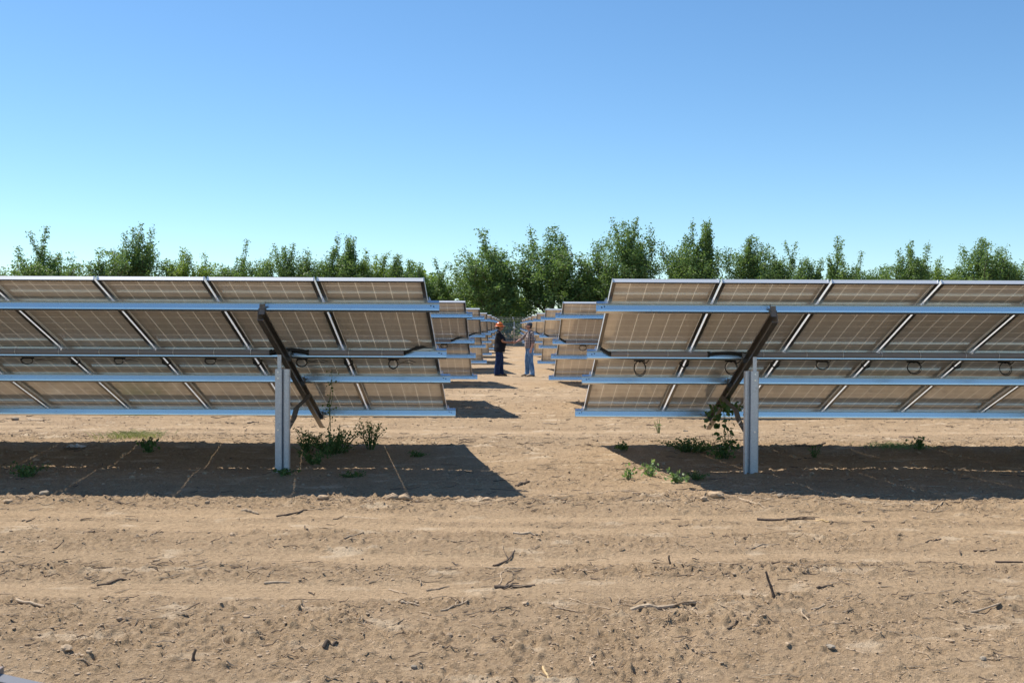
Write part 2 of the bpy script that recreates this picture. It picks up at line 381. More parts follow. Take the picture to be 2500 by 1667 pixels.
def make_table(row, s, ncol, label, posts):
    X0 = XL if s < 0 else XR
    Y0 = D0+row*PITCH
    root = thing('solar_table', (X0+s*posts[0], Y0+.7, gz(X0, Y0+.7)), label, 'solar array', 'solar panel tables in rows either side of the aisle')
    base = Matrix.Translation((X0, Y0, ZT+(rnd.uniform(-.012, .012) if row else 0))) @ Matrix.Rotation(-TH, 4, 'X')
    inv = Matrix.Translation(root.location).inverted()
    def put(name, me, x=0, t=0, n=0, parent=None):
        o = link(name, me, parent or root)
        o.matrix_local = (inv @ base @ Matrix.Translation((x, t, n))) if parent is None else Matrix.Translation((x, t, n))
        return o
    kd = 'L' if s < 0 else 'R'
    for c in range(ncol):
        x = s*(MW/2+c*(MW+GAP))
        for k in range(2):
            p = put('solar_panel', ME_LAM, x, k*(ML+GAP), 0)
            put('frame', ME_FRAME, 0, 0, 0, p)
            if row < 5 and k == 1:
                put('junction_box', ME_JB, 0, .0, 0, p)
                if k == 1:
                    lo = put('cable_loop', ME_LOOP[kd][(c+row) % 3], rnd.uniform(-.03, .03), .05, 0, p)
                    lo.matrix_local = lo.matrix_local @ Matrix.Diagonal((rnd.uniform(.8, 1.15), 1, rnd.uniform(.75, 1.3), 1))
        if k == 1 and row < 3 and c < ncol-1:
            put('cable_coil', ME_COIL, x+s*(MW/2+.01)+.0, ML+GAP+.03, 0)
    L = ncol*(MW+GAP)-GAP+.05
    for i, t in enumerate(RAILS):
        pu = put('purlin', rail_mesh(L, s, 0), 0, t, 0)
    if row < 4:   # little panel clamps at the aisle edge and at the gaps
        cl = MB()
        cl.box((-s*.016-.004, -.045, -.040), (-s*.016+.004, -.01, -.004)); cl.box((min(0, -s*.03), -.045, -.0405), (max(0, -s*.03), -.01, -.037))
        cl.box((-s*.028-.002, -.045, -.037), (-s*.028+.002, -.01, -.018))
        me = cl.mesh('end_clamp', M['bolt'])
        for t in RAILS: put('end_clamp', me, 0, t, 0)
        mc = MB(); mc.box((-.008, -.045, -.060), (.008, -.028, -.002)); mc.tube([(0, -.052, -.05), (0, -.046, -.05)], .008, 8)
        mm = mc.mesh('mid_clamp', M['bolt'])
        for c in range(1, ncol):
            for t in RAILS: put('mid_clamp', mm, s*(c*(MW+GAP)-GAP/2), t-.006, 0)
    # conduit on the second purlin, broken at each post by a black hose
    t2 = RAILS[1]; cu, cn = t2-.040, -.096
    start = .345 if s < 0 else .145
    hs = [(p+.085-.165, p+.085+.235) if s < 0 else (p-.26, p+.18) for p in posts]
    segs = []; a = start
    for h0, h1 in hs: segs.append((a, h0)); a = h1
    segs.append((a, L-.05))
    for a, b in segs:
        if b-a < .1 or b > L: continue
        m = MB(); m.tube([(s*a, cu, cn), (s*b, cu, cn)], .031, 16); put('conduit', m.mesh('conduit', M['pvc'], False))
        for k in range(int((b-a)//.42)+1):
            xx = a+.2+k*.42+rnd.uniform(-.05, .05)
            if xx < b-.03 and (k % 2 == 0 or row == 0):
                q = MB(); pp = [(s*xx, cu+.0325*math.cos(g), cn+.0325*math.sin(g)) for g in [R(60+20*i) for i in range(11)]]
                for i in range(len(pp)-1): q.tube([pp[i], pp[i+1]], (.0015, .009) if False else .0035, 5)
                q.tube([pp[0], (s*xx, t2-.052, -.052)], .0035, 5); q.tube([(s*xx, t2-.056, -.052), (s*xx, t2-.05, -.052)], .006, 6)
                put('strap', q.mesh('strap', M['strap']))
    for (h0, h1), p in zip(hs, posts):
        if h1 > L: continue
        m = MB(); n = 14; pts = []
        for i in range(n+1):
            f = i/n; bend = math.sin(f*math.pi)
            pts.append((s*(h0+(h1-h0)*f), cu-.005, cn+.030*bend*(1 if s < 0 else .6)))
        m.tube(pts, .024 if s < 0 else .017, 10)
        for e in (pts[0], pts[-1]): m.tube([(e[0]-.012, e[1], e[2]), (e[0]+.012, e[1], e[2])], .033, 12)
        put('hose', m.mesh('hose', M['rubber'], True))
    m = MB()
    pts = [(s*(start+.015), cu, cn), (s*(start-.06), cu-.02, cn+.02), (s*(start-.14), cu-.03, cn+.055), (s*(start-.20), cu-.01, cn+.067), (s*(start-.27), cu+.03, cn+.058), (s*(start-.31), cu+.08, cn+.05)] if s < 0 else \
          [(s*(start+.015), cu, cn-.01), (s*(start-.05), cu-.02, cn+.02), (s*(start-.11), cu-.02, cn+.06), (s*(start-.13), cu+.03, cn+.08)]
    m.tube(pts, [.018]+[.015]*(len(pts)-1), 10); put('hose', m.mesh('hose', M['rubber'], True))
    # rafters, posts and struts
    for p in posts:
        ru = p+.135; m = MB(); w, t = .054, .004; n0, n1 = -.1385, -.262
        o = -s   # the channel opens towards the aisle
        xa, xb = s*ru-o*w/2, s*ru+o*w/2
        prof = [(xb, n0), (xa, n0), (xa, n1), (xb, n1), (xb, n1+.018), (xb-o*t, n1+.018), (xb-o*t, n1+t), (xa+o*t, n1+t), (xa+o*t, n0-t), (xb-o*t, n0-t), (xb-o*t, n0-.018), (xb, n0-.018)]
        m.extrude(prof, .42, 3.99, 'y')
        rf = put('rafter', m.mesh('rafter', M['rafter']))
        for tt in RAILS:   # cleats that bolt the purlins to the rafter
            q = MB(); q.extrude([(tt-.062, -.20), (tt-.052, -.20), (tt-.052, -.075), (tt-.056, -.065), (tt-.062, -.075)], s*ru+o*(w/2+.0015), s*ru+o*(w/2+.0055))
            q.box((min(s*ru-o*.02, s*ru+o*.036), tt-.062, -.2), (max(s*ru-o*.02, s*ru+o*.036), tt-.058, -.09))
            q.tube([(s*ru, tt-.066, -.11), (s*ru, tt-.058, -.11)], .008, 6)
            put('cleat', q.mesh('cleat', M['rafter']))
        # post
        py = .67; px = X0+s*p; pz0 = gz(px, Y0+py)-.12; pz1 = ZT-.4356-.445
        wl, g_, wr, dp = (.064, .026, .046, .07) if s < 0 else (.020, .036, .080, .07)
        xa = px-(wl+g_+wr)/2; t = .005; y0 = Y0+py-dp/2; y1 = y0+dp
        x1, x2, x3 = xa+wl, xa+wl+g_, xa+wl+g_+wr
        prof = [(xa, y0), (x1, y0), (x1+.006, y0+.02), (x1+.008, y0+.045), (x2-.008, y0+.045), (x2-.004, y0+.012), (x2, y0+.002), (x3-.01, y0+.002), (x3, y0+.012), (x3, y1), (x3-t, y1), (x3-t, y0+.016), (x2+.006, y0+.012), (x2-.004, y0+.052), (x1, y0+.052), (x1-.006, y0+t+.004), (xa+t, y0+t+.002), (xa+t, y1), (xa, y1)]
        q = MB(); q.extrude(prof, pz0, pz1, 'z')
        po = link('post', q.mesh('post', M['post']), root); po.matrix_local = inv
        q = MB()
        for zz in (pz1-.03, pz1-.09, pz1-.6): q.tube([(xa+wl*.45 if s < 0 else x3-.04, y0-.007, zz), (xa+wl*.45 if s < 0 else x3-.04, y0+.003, zz)], .009, 6)
        b_ = link('bolt', q.mesh('bolt', M['bolt']), po)
        # head plate between post and rafter
        zr = lambda y_: ZT-(y_-Y0)*math.tan(TH)
        q = MB(); xp = px+s*.083 if s < 0 else px+s*.083
        q.box((px+s*.03-.02, y0+.02, pz1-.15), (px+s*.03+.018, y0+.026, pz1+.14))
        hp = link('head_plate', q.mesh('head_plate', M['post']), root); hp.matrix_local = inv
        # strut
        a = Vector((px+s*.055, Y0+py+.08, HC-1.20)); e = Vector((X0+s*(ru-.0), Y0+py+1.86, 0)); e.z = ZT-(e.y-Y0)*math.tan(TH)-.255/CT-.02
        b1 = a+(e-a)*.52; b1.z += .02; b2 = a+(e-a)*.62; b2.z += .085
        q = MB(); q.tube([a, b1, b2, e+Vector((-s*.045, 0, .06))], [(.028, .03)]*4, 4, ref=(0, 0, 1))
        q.tube([a+Vector((s*.02, 0, .03)), a+Vector((-s*.02, 0, .03))], .012, 8)
        st_ = link('strut', q.mesh('strut', M['rafter']), root); st_.matrix_local = inv
        if row == 0:
            q = MB(); c = a+(e-a)*.36; 
            for sg in (1,): q.tube([c+Vector((-.034, -.036, .04)), c+Vector((.034, -.036, .04)), c+Vector((.034, .03, .04))], .003, 5)
            tg = link('wire_tie', q.mesh('wire_tie', M['strap']), st_)
    return root
ordn = ['nearest', 'second', 'third', 'fourth', 'fifth', 'sixth', 'seventh', 'eighth', 'farthest']
for r_ in range(9):
    nc = 9 if r_ == 0 else (7 if r_ == 1 else 4)
    for s_ in (-1, 1):
        side = 'left' if s_ < 0 else 'right'
        if r_ == 0: lb = 'large %s foreground table of tan backed solar panels with post and long grey conduit' % side
        elif r_ == 8: lb = 'solar panel table farthest down the row %s of the aisle, next to the fence' % side
        else: lb = '%s solar panel table from the camera in the row %s of the aisle' % (ordn[r_], side)
        make_table(r_, s_, nc, lb, [1.45, 6.1] if nc >= 7 else [1.45])
#PART2
# ------------------------------------------------------------------ trees of the orchard
BZ = .42
def tree_geo(seed, H=10., W=6.4, nl=15000, spiky=1.0):
    r = random.Random(seed); branches = []; tips = []
    def limb(p, d, L, rad, lvl):
        n = 5; pts = [Vector(p)]; dd = Vector(d).normalized()
        for i in range(n):
            dd = (dd+Vector((r.gauss(0, .12), r.gauss(0, .12), r.gauss(.03 if lvl < 3 else .07, .07)))).normalized(); pts.append(pts[-1]+dd*L/n)
        branches.append((pts, [rad*(1-.65*i/n) for i in range(n+1)], lvl)); return pts, dd
    t, d0 = limb((0, 0, -.3), (r.gauss(0, .08), r.gauss(0, .08), 1), 1.5, .19, 0)
    na = 6
    for a in range(na):
        az = 2*math.pi*(a+r.random()*.7)/na; lean = r.uniform(.28, .95)
        p, d1 = limb(t[-1], (math.cos(az)*lean, math.sin(az)*lean, 1), r.uniform(.32, .5)*H*(1-.25*lean), .10, 1)
        for b in range(7):
            q = p[2+b % 4]; az2 = az+r.gauss(0, 1.0); l2 = r.uniform(.3, 1.3)
            p2, d2 = limb(q, (math.cos(az2)*l2, math.sin(az2)*l2, r.uniform(.25, 1.1)), r.uniform(.10, .24)*H, .045, 2)
            for c in range(4):
                q3 = p2[1+c]; az3 = az2+r.gauss(0, 1.1); l3 = r.uniform(.1, .9)
                limb(q3, (math.cos(az3)*l3, math.sin(az3)*l3, r.uniform(.2, 1.2)), r.uniform(.05, .13)*H, .018, 3)
    # upright water sprouts above the crown
    tops = [b for b in branches if b[2] in (1, 2)]
    tops.sort(key=lambda b: -b[0][-1].z)
    ctr = [b for b in tops[:40] if math.hypot(b[0][-1].x, b[0][-1].y) < .27*W] or tops[:8]
    for k in range(int(17*spiky)):
        b = ctr[int(abs(r.gauss(0, 5))) % len(ctr)]; q = b[0][r.choice((3, 4, 5))]
        limb(q, (r.gauss(0, .5), r.gauss(0, .5), 1), r.uniform(.15, .30)*H*(.7+.5*r.random()), .022, 4)
    # low hanging side shoots
    for k in range(150):
        az = r.uniform(0, 6.28); rr = r.uniform(.12, .44)*W
        limb((math.cos(az)*rr, math.sin(az)*rr, r.uniform(.03, .55)*H), (math.cos(az), math.sin(az), r.uniform(-.3, .9)), r.uniform(.6, 1.5), .012, 3)
    mx = max(p.z for b in branches for p in b[0]); wx = sorted(max(abs(p.x) for p in b[0]) for b in branches)[-6]
    kz, kx = H/mx, (W*.5)/wx
    branches = [([Vector((p.x*kx, p.y*kx, p.z*kz)) for p in pts], rd, lv) for pts, rd, lv in branches]
    tp = lambda z: 1-.38*float(sstep(.5, 1.0, z/H))
    branches = [([Vector((p.x*tp(p.z), p.y*tp(p.z), p.z)) for p in pts], rd, lv) for pts, rd, lv in branches]
    rg = np.random.RandomState(seed)
    segs = []; wts = []
    for pts, rd, lv in branches:
        if lv < 2: continue
        for i in range(len(pts)-1):
            L = (pts[i+1]-pts[i]).length; segs.append((pts[i], pts[i+1], {2: .20, 3: .19, 4: .14}[lv])); wts.append(L*{2: .9, 3: 1.15, 4: 1.6}[lv])
    wts = np.array(wts); wts /= wts.sum()
    idx = rg.choice(len(segs), nl, p=wts); A = np.array([s[0][:] for s in segs])[idx]; B = np.array([s[1][:] for s in segs])[idx]; S = np.array([s[2] for s in segs])[idx]
    f = rg.rand(nl, 1); C = A*(1-f)+B*f+rg.normal(size=(nl, 3))*S[:, None]
    return branches, C
def leaf_quads(C, size, rg, upbias=.3):
    n = len(C)
    a = rg.normal(size=(n, 3)); a[:, 2] += .2; a /= np.linalg.norm(a, axis=1)[:, None]
    nn = rg.normal(size=(n, 3)); nn[:, 2] += upbias; b = np.cross(a, nn); b /= np.linalg.norm(b, axis=1)[:, None]
    c = np.cross(a, b)
    L = (size*(.7+.7*rg.rand(n)))[:, None]; Wd = L*.27
    V = np.stack([C-a*L*.5, C+b*Wd-c*L*.06, C+a*L*.5, C-b*Wd-c*L*.06], 1).reshape(-1, 3)
    return V, np.arange(4*n).reshape(-1, 4)
def tree_meshes(seed, H, W, nl, spiky, lm):
    br, C = tree_geo(seed, H, W, nl, spiky); rg = np.random.RandomState(seed+1)
    V, Fc = leaf_quads(C, .175, rg)
    crown = np_mesh('crown', V, Fc, lm)
    m = MB()
    for pts, rd, lv in br:
        m.tube(pts, rd, 6 if lv < 2 else (4 if lv == 2 else 3), caps=False)
    return m.mesh('trunk', M['bark']), crown
TREES = [  # photo x, photo y of the top, width m, depth, label
 (130, 556, 7.0, 92, 'orchard tree with a forked pointed top standing farthest left above the panels', 1),
 (325, 550, 6.6, 92, 'dark tall orchard tree with open upright shoots, second peak from the left', 2),
 (475, 605, 6.2, 93, 'low rounded yellow green orchard tree right of the second tall one at left', 0),
 (590, 590, 5.6, 92, 'orchard tree with a thin upright shoot over the third panel from the left', 3),
 (700, 595, 5.6, 92, 'orchard tree with fan of upright shoots between two pointed ones at left', 4),
 (832, 575, 6.2, 92, 'orchard tree with a narrow central spire above the fourth panel at left', 5),
 (905, 608, 5.6, 94, 'pale low orchard tree just right of the one with the narrow spire', 0),
 (985, 622, 5.4, 92, 'low orchard tree above the upper right corner of the left foreground table', 6),
 (1062, 628, 5.2, 93, 'short orchard tree in the dip left of the two big central trees', 1),
 (1185, 560, 7.4, 92, 'big broad orchard tree left of the aisle behind the hard hat worker', 7),
 (1335, 550, 8.0, 92, 'big dense orchard tree right of the aisle behind the capped man', 2),
 (1432, 640, 5.4, 94, 'low orchard tree in the gap right of the big central pair', 3),
 (1528, 532, 6.6, 92, 'tallest orchard tree with leaning spiky top over the right table end', 4),
 (1695, 540, 6.8, 92, 'tall orchard tree with ragged one sided top, next right of the tallest', 5),
 (1835, 578, 6.2, 92, 'dense orchard tree with several short blunt peaks right of centre', 6),
 (1925, 592, 5.6, 92, 'orchard tree with two short peaks filling behind the blunt dense one', 7),
 (2015, 576, 6.2, 92, 'pointed orchard tree above the third gap of the right foreground table', 1),
 (2090, 618, 5.2, 93, 'low sparse orchard tree before the open sky gap at right', 3),
 (2218, 592, 6.0, 92, 'orchard tree with arching left shoots just right of the open sky gap', 2),
 (2290, 625, 5.2, 94, 'small orchard tree wedged between the last two pointed ones at right', 0),
 (2408, 580, 6.6, 92, 'orchard tree with fan shaped top nearest the right edge of the photo', 4),
 (2496, 640, 5.6, 92, 'low yellow green orchard tree cut by the right edge of the photo', 5),
 (15, 655, 5.4, 94, 'low orchard tree cut by the left edge of the photo', 6),
 (232, 640, 5.0, 94, 'low orchard tree in the gap between the two tall left ones', 7)]
VAR = [tree_meshes(100+k, 10, 6.2, 27000, [.3, 1, 1.2, .8, 1.3, .9, .7, 1.][k], [M['leaf'], M['leaf2']][k == 0]) for k in range(8)]
for i, (px, py, w, d, lb, k) in enumerate(TREES):
    y2 = py-ROLL*(px-CX); x = (px-CX)/F*d; top = HC-(y2-HY)/F*d
    base = gz(x, d)-.1; h = (top-base)*1.0
    t = thing('orchard_tree', (x, d, base), lb, 'tree', 'orchard trees standing in a row behind the fence', rnd.uniform(0, 6.28))
    t.scale = (w/5.8, w/5.8, h/10)
    link('trunk', VAR[k][0], t); link('crown', VAR[k][1], t)
def far_orchard():
    Vs = []; rg = np.random.RandomState(5)
    for j in range(30):
        br, C = tree_geo(300+j % 5, 8.2, 8.4, 8000, .15)
        a = rg.rand()*6.28; ca, sa = math.cos(a), math.sin(a)
        x = -62+(j % 15)*8.8+rg.uniform(-1.5, 1.5); y = 100+(j//15)*8+rg.uniform(-1.5, 1.5)
        C2 = np.stack([C[:, 0]*ca-C[:, 1]*sa+x, C[:, 0]*sa+C[:, 1]*ca+y, C[:, 2]*rg.uniform(.66, .86)+.3], 1)
        Vs.append(C2)
    C = np.concatenate(Vs); V, Fc = leaf_quads(C, .34, rg)
    o = link('far_orchard', np_mesh('far_orchard', V, Fc, M['leaf2'])); tag(o, 'green mass of more orchard rows behind the front trees', 'trees', kind='stuff')
far_orchard()

# ------------------------------------------------------------------ chain link fence at the end of the aisle
def fence():
    y = 86.; t = thing('chain_link_fence', (0.37, y, gz(.37, y)), 'tall galvanised chain link fence with barbed wire arms beyond the two men', 'fence')
    xs = [.37+3.05*k for k in range(-7, 8)]
    z0 = gz(0, y)
    for x in xs:
        m = MB(); m.tube([(x-.37, 0, -.1), (x-.37, 0, 2.02), (x-.37-.14*0, -.0, 2.05)], .038, 8); m.tube([(x-.37, 0, 2.03), (x-.37-.12, -.22, 2.42)], .03, 6)
        link('fence_post', m.mesh('fence_post', M['post'], True), t)
        link('base_clamp', MB().box((x-.37-.10, -.045, 1.50), (x-.37+.10, -.04, 1.62)).mesh('tag_plate', M['strap']), t).name = 'tag_plate'
    m = MB(); g = .11; hh = 2.0; x0, x1 = xs[0]-.37, xs[-1]-.37
    k = x0-hh
    while k < x1:
        for sgn in (1, -1):
            a0 = (k, .0, 0) if sgn > 0 else (k+hh, 0, 0); a1 = (k+hh, 0, hh) if sgn > 0 else (k, 0, hh)
            m.tube([a0, a1], .0032, 3, caps=False)
        k += g
    link('wire_mesh', m.mesh('wire_mesh', M['post']), t)
    for j, (yy, zz) in enumerate(((-.05, 2.12), (-.12, 2.25), (-.2, 2.38))):
        m = MB(); m.tube([(x0, yy, zz), (x1, yy, zz)], .006, 4)
        for q in range(int((x1-x0)/.3)): m.tube([(x0+q*.3, yy-.02, zz-.03), (x0+q*.3, yy+.02, zz+.03)], .004, 3)
        link('barbed_wire', m.mesh('barbed_wire', M['post']), t)
fence()
pp = MB(); 
for k in range(3): pp.tube([(-7+k*4.6, 89.4+.1*k, gz(0, 89.4)+.16), (-2.6+k*4.6, 89.5, gz(0, 89.4)+.17)], .09, 10)
tag(pp.build('sunlit_berm_streak', M['palechip'], None, True), 'added tubes as a pale sunlit berm pipe lying along the ground behind the fence', 'streak')  # tubes added as the bright line of the sunlit berm

# ------------------------------------------------------------------ people
def remesh(mb, voxel, name, mats, smooth=6):
    me = mb.mesh(name+'_src', mats); o = link(name, me)
    rm = o.modifiers.new('r', 'REMESH'); rm.mode = 'VOXEL'; rm.voxel_size = voxel; rm.use_smooth_shade = True
    sm = o.modifiers.new('s', 'SMOOTH'); sm.factor = .5; sm.iterations = smooth
    dg = bpy.context.evaluated_depsgraph_get(); ev = o.evaluated_get(dg); new = bpy.data.meshes.new_from_object(ev)
    o.modifiers.clear(); o.data = new; new.name = name
    if not new.materials: new.materials.append(mats)
    return o
def hand(mb, w, dirv, nrm, side, curl, spread=.12, L=1.0):
    """wrist w, finger direction dirv, palm normal nrm, side = unit vector towards the thumb"""
    w = Vector(w); d = Vector(dirv).normalized(); n = Vector(nrm).normalized(); n = (n-d*n.dot(d)).normalized(); s = Vector(side); s = (s-d*s.dot(d)-n*s.dot(n)).normalized()
    mb.tube([w-d*.02, w+d*.02, w+d*.05, w+d*.088], [(.020, .026), (.017, .036), (.016, .042), (.012, .040)], 12, ref=n)
    for k, (off, ln) in enumerate(((.030, .072), (.010, .080), (-.010, .075), (-.029, .060))):
        p = w+d*.080+s*off; pts = [p-d*.01, p]; c = 0; dd = d+s*off*spread*8
        dd.normalize()
        for j, fr in enumerate((.45, .30, .25)):
            c += curl*(1.0+.12*k)/(1.6 if j == 0 else 1.0)
            v = dd*math.cos(c)+n*math.sin(c); pts.append(pts[-1]+v*ln*fr)
        mb.tube(pts, [.0095, .0098, .0090, .0082, .0068], 8)
    p = w+d*.030+s*.030; a = (s*.75+d*.75+n*.25).normalized(); b = (s*.25+d*.95+n*.5).normalized()
    mb.tube([p-a*.01, p+a*.03, p+a*.03+b*.026, p+a*.03+b*.048+n*.006], [.014, .0125, .0105, .008], 8)
def plaid():
    m = mat('plaid_shirt', (.2, .15, .13), .85, 0, .2); g = N(m); tc = g.n('TexCoord'); sp = g.n('SeparateXYZ'); g.l(tc.outputs['Object'], sp.inputs[0])
    def stripes(axis, per, w): return g.math('LESS_THAN', g.math('FRACT', g.math('MULTIPLY', sp.outputs[axis], 1/per)), w)
    w1 = g.math('MAXIMUM', stripes(2, .052, .22), g.math('MAXIMUM', stripes(0, .052, .18), stripes(1, .052, .18)))
    d1 = g.math('MULTIPLY', stripes(2, .104, .45), stripes(0, .104, .45))
    c = g.mix(d1, (.085, .055, .055), (.02, .018, .03)); c = g.mix(w1, c, (.46, .38, .33)); g.l(c, g.b.inputs['Base Color']); return m
def denim(nm, a, b):
    m = mat(nm, a, .8, 0, .2); g = N(m); n = g.noise(g.coord('Object', (1, 1, .6)), 9, 4, .6)
    g.l(g.ramp(n, [(.4, a), (.68, b)]), g.b.inputs['Base Color']); return m
M['skinA'] = mat('tanned_skin', (.36, .17, .10), .5); M['skinB'] = mat('fair_skin', (.52, .27, .19), .5)
M['hair'] = mat('dark_hair', (.02, .014, .01), .7); M['beard'] = mat('reddish_beard', (.16, .065, .03), .8)
M['eye'] = mat('eye', (.7, .68, .65), .2); M['lip'] = mat('lip', (.34, .12, .09), .5)
def person(loc, rz, label, skin, P):
    t = thing('person', loc, label, 'person', None, rz)
    B = MB(); H = P['head']; hx, hz = H
    # torso, neck
    B.tube([(0, 0, .84), (P['hipx'], 0, .94), (P['belly']*.5, 0, 1.08), (0, 0, 1.28), (-.015, 0, 1.42), (-.012, 0, 1.50)], [(.10, .15), (.12, .16), (.12+P['belly']*.6, .15), (.115, .165), (.075, .15), (.05, .06)], 16, ref=(1, 0, 0))
    B.tube([(-.02, 0, 1.42), (-.005, 0, 1.50), (hx-.015, 0, hz-.06)], [.062, .056, .056], 12)
    # head
    B.ball((hx-.012, 0, hz+.02), (.098, .078, .105), 18, 14); B.ball((hx+.028, 0, hz-.045), (.060, .056, .062), 16, 10)
    B.tube([(hx+.082, 0, hz+.025), (hx+.108, 0, hz-.018), (hx+.080, 0, hz-.026)], [.010, .015, .012], 8)
    for e in (-1, 1): B.ball((hx-.012, e*.080, hz-.002), (.020, .010, .031), 8, 6); B.ball((hx+.078, e*.032, hz+.012), (.016, .020, .010), 8, 6)
    B.tube([(hx+.074, -.022, hz-.058), (hx+.086, 0, hz-.058), (hx+.074, .022, hz-.058)], .009, 8)
    # legs
    for e, (k, a) in ((-1, P['legR']), (1, P['legL'])):
        B.tube([(P['hipx'], e*.085, .92), (P['hipx'], e*.095, .80), k, a, (a[0], a[1], .05)], [.09, .085, .055, .038, .04], 12, ref=(1, 0, 0))
        B.tube([(a[0]-.05, a[1], .04), (a[0]+.06, a[1], .045), (a[0]+.18, a[1], .03)], [.035, .038, .025], 8)
    for e, (sh, el, wr) in ((-1, P['armR']), (1, P['armL'])):
        B.tube([sh, (Vector(sh)+Vector(el))/2, el, (Vector(el)*.65+Vector(wr)*.35), wr], [.050, .048, .041, .040, .027], 12)
    for a in P['hands']: hand(B, *a)
    body = remesh(B, .0065, 'body', skin, 3); body.parent = t
    # jeans
    J = MB(); J.tube([(0, 0, .80), (P['hipx'], 0, .88), (P['hipx'], 0, .985)], [(.115+P['leg']*.3, .165), (.135+P['belly']*.3, .175), (.130+P['belly']*.45, .170)], 16, ref=(1, 0, 0))
    for e, (k, a) in ((-1, P['legR']), (1, P['legL'])):
        L = P['leg']; J.tube([(P['hipx'], e*.085, .92), (P['hipx']+.005, e*.095, .78), ((k[0]+P['hipx'])/2+.01, e*.10, .64), k, ((k[0]+a[0])/2-.01, (k[1]+a[1])/2, .30), (a[0], a[1], .14), (a[0]+.015, a[1], .055)], [.095+L, .095+L, .084+L, .068+L, .068+L, .066+L, .074+L], 14, ref=(1, 0, 0))
    j = remesh(J, .011, 'jeans', P['jeans'], 3); j.parent = t
    # shirt
    S = MB(); by = P['belly']
    S.tube([(P['hipx']+by*.2, 0, P['hem']), (P['hipx']+by*.25, 0, .94), (by*.62, 0, 1.10), (by*.3, 0, 1.26), (-.01, 0, 1.38), (-.015, 0, 1.455), (-.012, 0, 1.49)], [(.15+by*.35, .182+by*.55), (.15+by*.40, .182+by*.5), (.142+by*.75, .178), (.135+by*.35, .188), (.105, .185), (.075, .14), (.062, .066)], 18, ref=(1, 0, 0))
    for e, (sh, el, wr) in ((-1, P['armR']), (1, P['armL'])):
        sh, el, wr = Vector(sh), Vector(el), Vector(wr); q = P['sleeve']
        if q < 1: pts = [sh-Vector((0, e*.05, -.01)), sh, sh+(el-sh)*.5, sh+(el-sh)*q]; rd = [.062, .070, .067, .070]
        else: f = q-1; pts = [sh-Vector((0, e*.05, -.01)), sh, sh+(el-sh)*.5, el, el+(wr-el)*f*.7, el+(wr-el)*f]; rd = [.060, .064, .058, .054, .052, .056]
        S.tube(pts, rd, 12)
    S.tube([(-.022, 0, 1.455), (.0, 0, 1.505)], [(.068, .07), (.064, .064)], 14, ref=(1, 0, 0))
    s_ = remesh(S, .010, 'shirt', P['shirt'], 3); s_.parent = t
    MB().tube([(P['hipx'], 0, .955), (P['hipx'], 0, .99)], [(.140+by*.46, .178)]*2, 20, ref=(1, 0, 0)).build('belt', M['darktwig'], t)
    for e, (k, a) in ((-1, P['legR']), (1, P['legL'])):
        b = MB(); b.tube([(a[0]-.075, a[1], .045), (a[0]-.02, a[1], .055), (a[0]+.07, a[1], .055), (a[0]+.15, a[1], .040), (a[0]+.205, a[1], .030)], [(.045, .040), (.055, .046), (.055, .048), (.040, .050), (.024, .034)], 12, ref=(0, 0, 1))
        b.tube([(a[0], a[1], .05), (a[0]-.005, a[1], .14)], .052, 10); so_ = remesh(b, .009, 'boot', P['boot'], 2); so_.parent = t
        MB().box((a[0]-.115, a[1]-.046, -.005), (a[0]+.21, a[1]+.046, .014)).build('sole', M['darktwig'], so_)
    for e in (-1, 1):
        MB().ball((hx+.079, e*.032, hz+.010), .0115, 8, 6).build('eye', M['eye'], t, True)
    MB().tube([(hx+.078, -.02, hz-.060), (hx+.0925, 0, hz-.060), (hx+.078, .02, hz-.060)], .0045, 6).build('mouth', M['lip'], t, True)
    hb = MB(); hb.ball((hx-.030, 0, hz+.012), (.092, .085, .100), 16, 12); hb.tube([(hx-.075, 0, hz), (hx-.08, 0, hz-.055)], [(.03, .06), (.02, .05)], 10, ref=(1, 0, 0))
    hb.build('hair', M['hair'], t, True)
    return t
def dome(m, c, rx, ry, rz, n=24, k=8):
    vs = []; fs = []
    for j in range(k):
        p = math.pi/2*j/k
        for i in range(n):
            a = 2*math.pi*i/n; vs.append((c[0]+rx*math.cos(p)*math.cos(a), c[1]+ry*math.cos(p)*math.sin(a), c[2]+rz*math.sin(p)))
    vs.append((c[0], c[1], c[2]+rz))
    for j in range(k-1):
        for i in range(n): fs.append((j*n+i, j*n+(i+1) % n, (j+1)*n+(i+1) % n, (j+1)*n+i))
    for i in range(n): fs.append(((k-1)*n+i, (k-1)*n+(i+1) % n, k*n))
    fs.append(tuple(range(n))[::-1]); m.add(vs, fs)
YM = 34.5
M['orange'] = mat('orange_hard_hat_plastic', (.60, .13, .012), .28)
M['capgrey'] = mat('dark_grey_cap', (.05, .055, .07), .8); M['capbrim'] = mat('pale_cap_front', (.42, .42, .42), .8)
pa = dict(head=(.035, 1.615), hipx=0.0, belly=.085, leg=.026, hem=.80, sleeve=.78,
          legR=((-.03, -.12, .48), (-.07, -.13, .10)), legL=((.06, .12, .48), (.065, .13, .10)),
          armR=((-.03, -.195, 1.41), (.13, -.235, 1.15), (.365, -.085, 1.12)), armL=((-.03, .195, 1.41), (-.06, .27, 1.14), (.02, .27, .90)),
          hands=[((.365, -.085, 1.12), (1, .32, -.02), (0.1, 1, 0), (0, 0, 1), .55), ((.02, .27, .90), (.12, 0, -1), (.2, -1, 0), (1, 0, 0), .35)],
          jeans=denim('dark_denim', (.010, .022, .065), (.022, .05, .13)), shirt=mat('black_polo', (.012, .012, .015), .8, 0, .2), boot=mat('brown_boot', (.17, .10, .055), .7))
w1 = person((-.345, YM-.03, gz(-.345, YM)), 0, 'heavy set worker in orange hard hat, black polo and dark jeans shaking hands', M['skinA'], pa)
